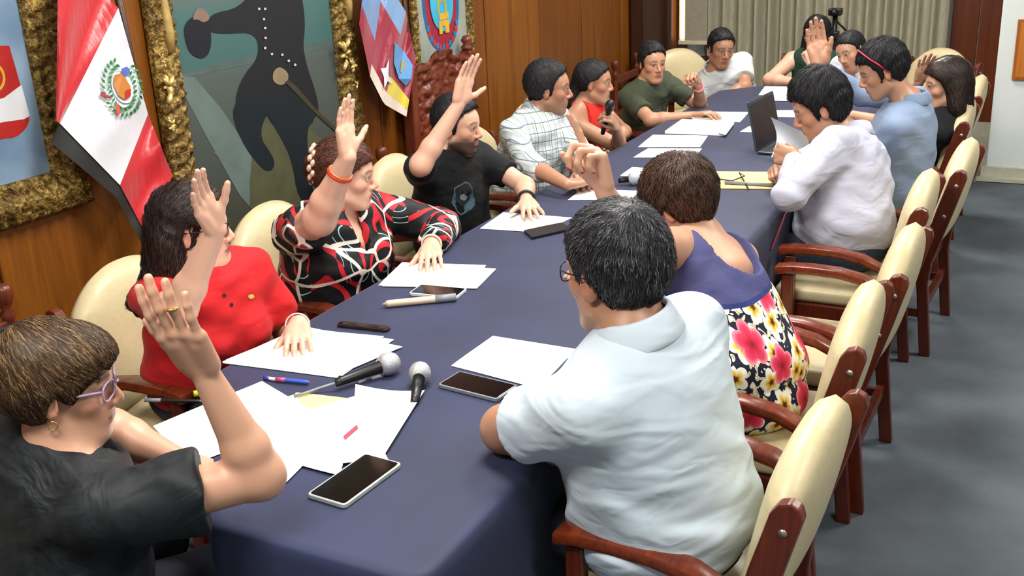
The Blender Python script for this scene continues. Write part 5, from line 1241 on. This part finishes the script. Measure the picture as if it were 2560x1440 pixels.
# ------------------------------------------------------------------ things on the table
def sheet(px, z=None, mat=None, label='', name='paper_sheet', group='papers on the table', thick=.0012, curl=0.0, n=8, cat='paper', parent=None):
    """quad outline in photo pixels lying on the table; curl lifts the last corner"""
    z = TZ+.002 if z is None else z; Q = [onz(a, b, z) for a, b in px]; c = np.mean(Q, 0); v = []; f = []
    for lay in (1, 0):
        for i in range(n+1):
            for j in range(n+1):
                a, b = i/n, j/n; p = (1-a)*(1-b)*Q[0]+a*(1-b)*Q[1]+a*b*Q[2]+(1-a)*b*Q[3]
                lift = curl*max(0, a+b-1)**2*1.0 if curl > 0 else 0
                v.append((p[0]-c[0], p[1]-c[1], lift+lay*thick+.0006*math.sin(a*5+b*3)))
    m_ = (n+1)**2
    for i in range(n):
        for j in range(n): k = i*(n+1)+j; f.append((k, k+n+1, k+n+2, k+1)); f.append((m_+k, m_+k+1, m_+k+n+2, m_+k+n+1))
    ed = [(i, 0) for i in range(n)]+[(n, j) for j in range(n)]+[(i, n) for i in range(n, 0, -1)]+[(0, j) for j in range(n, 0, -1)]
    for k in range(len(ed)):
        a = ed[k][0]*(n+1)+ed[k][1]; b = ed[(k+1) % len(ed)]; b = b[0]*(n+1)+b[1]; f.append((a, m_+a, m_+b, b))
    me = bpy.data.meshes.new(name); me.from_pydata(v, [], f); me.update()
    bm = bmesh.new(); bm.from_mesh(me); bmesh.ops.recalc_face_normals(bm, faces=bm.faces); bm.to_mesh(me); bm.free()
    o = link(name, me, mat or M_PAPER, parent); o.location = (c[0], c[1], z)
    if label: tag(o, label, cat, group)
    return o
def z_(k): return TZ+.0015+.0016*k
# nearest heap, in front of the woman in black
sheet([(740, 982), (905, 1000), (880, 1040), (720, 1020)], z_(0), M_YELLOW, 'pale yellow sheet under the nearest white papers')
sheet([(383, 1066), (655, 953), (800, 1040), (470, 1165)], z_(1), None, 'white sheet under the raised forearm of the woman in black')
sheet([(540, 1050), (740, 985), (800, 1120), (716, 1206)], z_(2), None, 'white sheet in the middle of the nearest heap of papers')
sh_ = sheet([(690, 1040), (892, 1020), (850, 1190), (740, 1160)], z_(3), None, 'white sheet beside the near phone, under the stamped page')
st = sheet([(790, 1165), (720, 1040), (892, 990), (970, 1148)], z_(4), None, 'white page with a small red stamp near the front phone')
sheet([(862, 1100), (858, 1090), (892, 1062), (896, 1070)], z_(5)+.001, plain('red_stamp', '#c23a4a', .7), '', 'stamp_print', None, .0003, 0, 2, None, None)
so = bpy.data.objects['stamp_print']; so.parent = st; so.location = so.location-st.location
sheet([(950, 1155), (880, 1030), (892, 992), (1062, 976)], z_(5), None, 'white sheet with a raised curling corner over the second microphone', curl=.035)
# stack of the woman in red
for k, q in enumerate(([(556, 908), (745, 822), (960, 842), (842, 945)], [(556, 905), (764, 820), (985, 850), (855, 940)], [(565, 900), (770, 818), (1006, 868), (860, 930)])):
    sheet(q, z_(k), None, ('lowest of three white sheets before the woman in red', 'middle of three white sheets before the woman in red', 'topmost of three white sheets before the woman in red')[k], thick=.0014)
sheet([(1128, 915), (1232, 840), (1440, 874), (1345, 972)], z_(0), None, 'white sheet before the man in the white polo shirt at the near right')
sheet([(946, 714), (1005, 656), (1215, 664), (1180, 716)], z_(0), None, 'lower white sheet before the woman in the patterned blouse')
sheet([(955, 716), (1010, 657), (1240, 674), (1192, 722)], z_(1), None, 'upper white sheet before the woman in the patterned blouse', thick=.003)
sheet([(1200, 572), (1258, 531), (1430, 545), (1352, 582)], z_(0), None, 'white sheets under the hand of the man in black')
sheet([(1310, 580), (1405, 560), (1426, 576), (1330, 598)], z_(1), M_BLACKP, 'black folder at the edge of the sheets by the man in black', 'folder', None, .008, 0, 2, 'folder')
sheet([(1420, 500), (1455, 473), (1600, 478), (1575, 500)], z_(0), None, 'white sheet behind the grey-haired man, under the pointing finger')
sheet([(1550, 440), (1580, 418), (1660, 424), (1640, 446)], z_(0), None, 'small white sheet beside the far microphone')
sheet([(1583, 394), (1620, 371), (1755, 372), (1735, 395)], z_(0), None, 'nearest white sheet in the row beyond the woman with the microphone')
sheet([(1595, 368), (1632, 337), (1770, 340), (1750, 368)], z_(0), None, 'second white sheet in the row beyond the woman with the microphone')
sheet([(1662, 334), (1705, 303), (1836, 310), (1812, 340)], z_(0), None, 'thick white stack of paper with a pale blue edge', thick=.014)
sheet([(1770, 325), (1780, 305), (1836, 308), (1814, 338)], z_(0)+.0145, plain('pale_blue_paper', '#c4dde0', .7), 'pale blue slip on top of the thick paper stack', thick=.001)
sheet([(1730, 300), (1765, 280), (1872, 282), (1850, 306)], z_(0), None, 'white sheet by the hand of the young man in olive', thick=.004)
sheet([(1728, 296), (1745, 284), (1800, 286), (1790, 300)], z_(3), M_PAPER2, 'cream notepad under the hand of the young man in olive', 'notepad', None, .008, 0, 4, 'notepad')
sheet([(1896, 238), (1912, 216), (2004, 218), (2002, 240)], z_(0), None, 'white sheet at the far end before the woman in glasses')
sheet([(1930, 252), (1936, 238), (2000, 240), (2000, 254)], z_(1), None, 'white sheet at the far end beside the laptop screen')
sheet([(1922, 292), (1926, 276), (2010, 276), (2006, 294)], z_(0), None, 'white sheet behind the laptop towards the far end')
sheet([(1850, 330), (1872, 316), (1935, 318), (1920, 332)], z_(0), None, 'white sheet half under the laptop')
env = sheet([(1762, 472), (1768, 430), (1960, 432), (1960, 474)], z_(0), M_MANILA, 'yellow manila envelope before the man in the lavender shirt', 'envelope', None, .004, 0, 4, 'envelope')
sheet([(1764, 448), (1768, 430), (1800, 431), (1784, 452)], z_(3), plain('manila_flap', '#e6cf98', .65), '', 'flap', None, .001, 0, 2, None)
fo = bpy.data.objects['flap']; fo.parent = env; fo.location = fo.location-env.location
p0, p1 = onz(1812, 456, TZ+.014), onz(1945, 463, TZ+.014)
r = empty('pen', tuple(p0)); tag(r, 'dark pen lying on the manila envelope', 'pen', 'pens on the table')
MB().tube([(0, 0, 0), p1-p0], .008, 8).build('barrel', M_GREY, r, True)
pts = [onz(1785, 446, TZ+.012), onz(1830, 452, TZ+.012), onz(1862, 440, TZ+.02), onz(1848, 432, TZ+.02), onz(1870, 470, TZ+.012)]
o = MB().tube([p-pts[0] for p in pts], .003, 6).build('spectacle_cord', M_BLACKP, None, True); o.location = pts[0]; tag(o, 'thin black cord lying across the manila envelope', 'cord')

def phone(px, label, case, z=None, group='phones on the table'):
    z = TZ+.001 if z is None else z; Q = [onz(a, b, z) for a, b in px]; c = np.mean(Q, 0)
    ux = (Q[1]+Q[2]-Q[0]-Q[3])/2; uy = (Q[3]+Q[2]-Q[0]-Q[1])/2; lx, ly = np.linalg.norm(ux), np.linalg.norm(uy)
    r = empty('phone', tuple(c), math.atan2(ux[1], ux[0])); tag(r, label, 'phone', group)
    def rr(w_, h_, rad, z0, z1, name, mat):
        P = round_poly([(-w_/2, -h_/2), (w_/2, -h_/2), (w_/2, h_/2), (-w_/2, h_/2)], rad, 5); return MB().prism([tuple(p) for p in P], 2, z0, z1).build(name, mat, r, bevel=.0012, seg=1)
    rr(lx, ly, .012, 0, .010, 'case', case); rr(lx-.010, ly-.010, .009, .0095, .0108, 'screen', M_SCREEN)
phone([(892, 1142), (986, 1158), (884, 1284), (790, 1244)], 'black phone in a pale grey case nearest the camera', plain('pale_case', '#a7aca8', .4))
phone([(1140, 936), (1296, 968), (1243, 1010), (1103, 968)], 'black phone with silver rim beside the man in the white polo', plain('silver_case', '#80848c', .3))
phone([(1052, 716), (1164, 728), (1146, 750), (1022, 740)], 'black phone in a white case before the woman in the patterned blouse', plain('white_case', '#d8d6d8', .4))
phone([(846, 812), (862, 806), (970, 826), (962, 838)], 'dark phone half hidden behind the papers of the woman in red', plain('dark_case', '#1d1418', .4))
# pens and pencil case
def rod(a, b, r_, mat, name, label, cat, z=.008, tip=None, group=None):
    p0, p1 = onz(*a, TZ+z), onz(*b, TZ+z); r = empty(name, tuple(p0)); tag(r, label, cat, group); d = p1-p0
    MB().tube([d*0, d*.04, d*.96, d], [r_*.8, r_, r_, r_*.8], 10).build('barrel', mat, r, True)
    if tip: MB().tube([d, d*1.06], [r_*.6, r_*.15], 8).build('tip', tip, r, True); MB().tube([d*.0, d*.30], r_*1.1, 10).build('cap', tip, r, True)
    return r
rod((1140, 743), (965, 760), .012, plain('beige_case', '#cfb8a0', .5), 'pencil_case', 'slim beige pencil case beside the white-cased phone', 'pencil case', .013, M_GREY)
rod((690, 948), (770, 956), .006, plain('blue_pen', '#2f5ab8', .35), 'pen', 'blue pen between the two heaps of paper', 'pen', .008, plain('pen_pink', '#b0487a', .35), 'pens on the table')
rod((660, 944), (706, 951), .005, M_WHITEP, 'pen', 'short white pen beside the blue pen', 'pen', .007, plain('pen_blue_cap', '#2a3f9a', .35), 'pens on the table')
rod((362, 1000), (500, 1003), .005, M_BLACKP, 'pen', 'thin black pen lying on the cloth before the woman in red', 'pen', .007, M_GREY, 'pens on the table')
rod((484, 985), (520, 978), .008, plain('highlighter', '#c8d829', .4), 'highlighter', 'yellow-green highlighter beside the raised forearm of the woman in black', 'highlighter', .009, plain('highlighter_cap', '#b4c41f', .4))
rod((440, 1143), (490, 1156), .005, M_WHITEP, 'pen', 'white pen in the left hand of the woman in black', 'pen', .02, M_BLACKP, 'pens on the table')
for k, (a, b) in enumerate((((895, 955), (912, 948)), ((928, 945), (958, 937)))):
    p = onz(*a, TZ+.004); q = onz(*b, TZ+.004); o = MB().tube([(0, 0, 0), q-p], .006, 8, flat=.6).build('paper_scrap', M_PAPER, None, True); o.location = p; tag(o, ('smaller', 'larger')[k]+' folded white paper scrap under the lying microphone', 'paper scrap')
# microphones
def mic(head, tail, label, rh=.026, zt=None, cable=None, headmat=None, body=None):
    head, tail = np.asarray(head), np.asarray(tail); r = empty('microphone', tuple(tail)); tag(r, label, 'microphone', 'hand-held microphones'); M_ = align(tail-tail, head-tail); L = np.linalg.norm(head-tail)
    MB().lathe([(.0, 0), (.011, .002), (.012, .02), (.017, L*.8), (.02, L-.03)], 16, M_).build('body', body or M_BLACKP, r, True)
    g = MB().lathe([(rh*.75, L-.032), (rh*1.05, L-.018), (rh*1.08, L-.006), (rh*1.02, L+.004), (rh*.95, L+.012), (rh*.7, L+.022), (rh*.35, L+.028), (0, L+.029)], 18, M_).build('grille', headmat or M_GRILLE, r, True)
    if cable: 
        pts = [np.asarray(p)-tail for p in cable]; MB().tube(pts, .004, 6).build('cable', M_GREY, r, True)
def grille_mat():
    t = NT('mic_grille', .4, .5); vo = t.n('ShaderNodeTexVoronoi'); vo.inputs['Scale'].default_value = 420; t.l(t.coord(), vo.inputs[0])
    t.color(t.ramp(vo.outputs[0], [(.2, srgb('#9a9ca2')), (.6, srgb('#c9cbd0'))])); t.b.inputs['Metallic'].default_value = .6; t.bump(vo.outputs[0], .5, .002); return t.m
M_GRILLE = grille_mat()
mic(onz(975, 908, TZ+.032), onz(838, 958, TZ+.022), 'black hand-held microphone lying on the papers before the woman in red', .030, cable=[onz(838, 958, TZ+.022), onz(800, 970, TZ+.012), onz(760, 984, TZ+.010), onz(735, 990, TZ+.010)])
mic(onz(1050, 930, TZ+.034), onz(1036, 1005, TZ+.012), 'black hand-held microphone poking out from under the curled sheet', .028)
mic(onz(1590, 445, TZ+.032), onz(1545, 452, TZ+.02), 'grey-headed microphone lying behind the brown-haired woman', .03, headmat=plain('mic_grey', '#a9aeba', .5))
i_ = IN['P6']; tp = np.mean([t_[0] for t_ in i_['tips']['R']], 0); w_ = i_['J']['R'][2]
mh = reach(w_, 1521, 262, .16); md = nrm(mh-(w_+nrm(tp-w_)*.08)); mb_ = w_+nrm(tp-w_)*.07
mic(mb_+md*.11, mb_-md*.08, 'black microphone held to the mouth by the woman in red halter', .024, headmat=M_BLACKP)
# laptop, its lid towards the left side
q0, q1 = onz(1882, 382, TZ+.004), onz(1940, 330, TZ+.004)
lp = empty('laptop', tuple(onz(1895, 378, TZ))); tag(lp, 'dark open laptop standing before the man in the lavender shirt', 'laptop')
hb = [onz(1888, 380, TZ+.012), None]; base = hb[0]; ax = nrm(np.array([.10, 1.0, 0])); out = np.array([ax[1], -ax[0], 0]); W_ = .36
top_dir = nrm(np.array([-.22, 0, 1.0])); Lh = .25
def quadbox(o0, a, b, t, name, mat, parent, org):
    v = [o0-org, o0+a-org, o0+a+b-org, o0+b-org]; v += [p+t for p in v]; MB().add(v, [(0, 3, 2, 1), (4, 5, 6, 7), (0, 1, 5, 4), (1, 2, 6, 5), (2, 3, 7, 6), (3, 0, 4, 7)]).build(name, mat, parent, bevel=.003, seg=1)
org = np.array(lp.location)
M_LID = plain('laptop_lid', '#3a4048', .35, .5, .3)
quadbox(base, ax*W_, top_dir*Lh, np.array([.010, 0, 0]), 'lid', M_LID, lp, org); quadbox(base+top_dir*.015+ax*.012+np.array([.0102, 0, 0]), ax*(W_-.024), top_dir*(Lh-.03), np.array([.001, 0, 0]), 'screen', plain('laptop_screen', '#1a1f26', .35, .3), lp, org)
quadbox(base+np.array([.012, 0, -.010]), ax*W_, out*.24, np.array([0, 0, .014]), 'base', M_LID, lp, org)
quadbox(base+np.array([.012, 0, .0042])+ax*.02+out*.02, ax*(W_-.04), out*.11, np.array([0, 0, .0012]), 'keyboard', M_BLACKP, lp, org)
# sheet held by the man in the lavender shirt
c0, c1, c2, c3 = onz(1928, 392, TZ+.02), onz(2010, 400, TZ+.03), onz(2015, 335, .95), onz(1925, 292, .93)
n = 10; v = []; f = []; cc = c0
for lay in (0, 1):
    for i in range(n+1):
        for j in range(n+1):
            a, b = i/n, j/n; p = (1-a)*(1-b)*c0+a*(1-b)*c1+a*b*c2+(1-a)*b*c3; v.append(p-cc+np.array([.03*math.sin(b*3.1)*(1-.4*a)+.001*lay, 0, .0]))
m_ = (n+1)**2
for i in range(n):
    for j in range(n): k = i*(n+1)+j; f.append((k, k+n+1, k+n+2, k+1)); f.append((m_+k, m_+k+1, m_+k+n+2, m_+k+n+1))
o = MB().add(v, f).build('paper_sheet', plain('bluish_paper', '#d3dce6', .7, .3, 0, 20, .03), None, True); o.location = cc; tag(o, 'curved white sheet held by the man in the lavender shirt', 'paper', 'papers on the table')
# camera tripod before the curtain
tb = ony(2088, 45, 8.7); r = empty('camera_tripod', (tb[0], 8.7, 0)); tag(r, 'black camera on a tripod standing before the curtain', 'tripod')
hz = tb[2]
MB().box((-.05, -.04, hz+.02), (.05, .04, hz+.075)).build('camera_body', M_BLACKP, r, bevel=.008); MB().tube([(0, 0, hz-.28), (0, 0, hz+.02)], .02, 10).build('centre_column', M_BLACKP, r, True); MB().tube([(0, -.04, hz+.05), (0, -.09, hz+.05)], .028, 14).build('lens', M_BLACKP, r, True)
MB().box((-.035, -.035, hz-.16), (.035, .035, hz-.10)).build('tripod_head', M_BLACKP, r, bevel=.008); MB().tube([(0, .03, hz-.02), (.09, .08, hz-.12)], .008, 8).build('pan_handle', M_BLACKP, r, True)
for a in (90, 210, 330):
    x, y = math.cos(math.radians(a)), math.sin(math.radians(a)); MB().tube([(x*.03, y*.03, hz-.16), (x*.36, y*.36, .01)], [.015, .011], 8).build('leg', M_BLACKP, r, True)
# framed orange board on the pillar
a, b = ony(2546, 48, 8.07), ony(2546, 200, 8.07)
r = empty('wooden_board', (a[0], 8.08, b[2])); tag(r, 'orange-brown wooden board hanging on the white pillar', 'board')
MB().box((0, -.022, 0), (.55, -.002, a[2]-b[2])).build('board', wood('orange_board', '#8a4a14', '#b0621c', .4), r, bevel=.004); MB().box((.02, -.025, .02), (.53, -.021, a[2]-b[2]-.02)).build('inner_panel', wood('orange_panel', '#a85a18', '#c67a2a', .4), r)
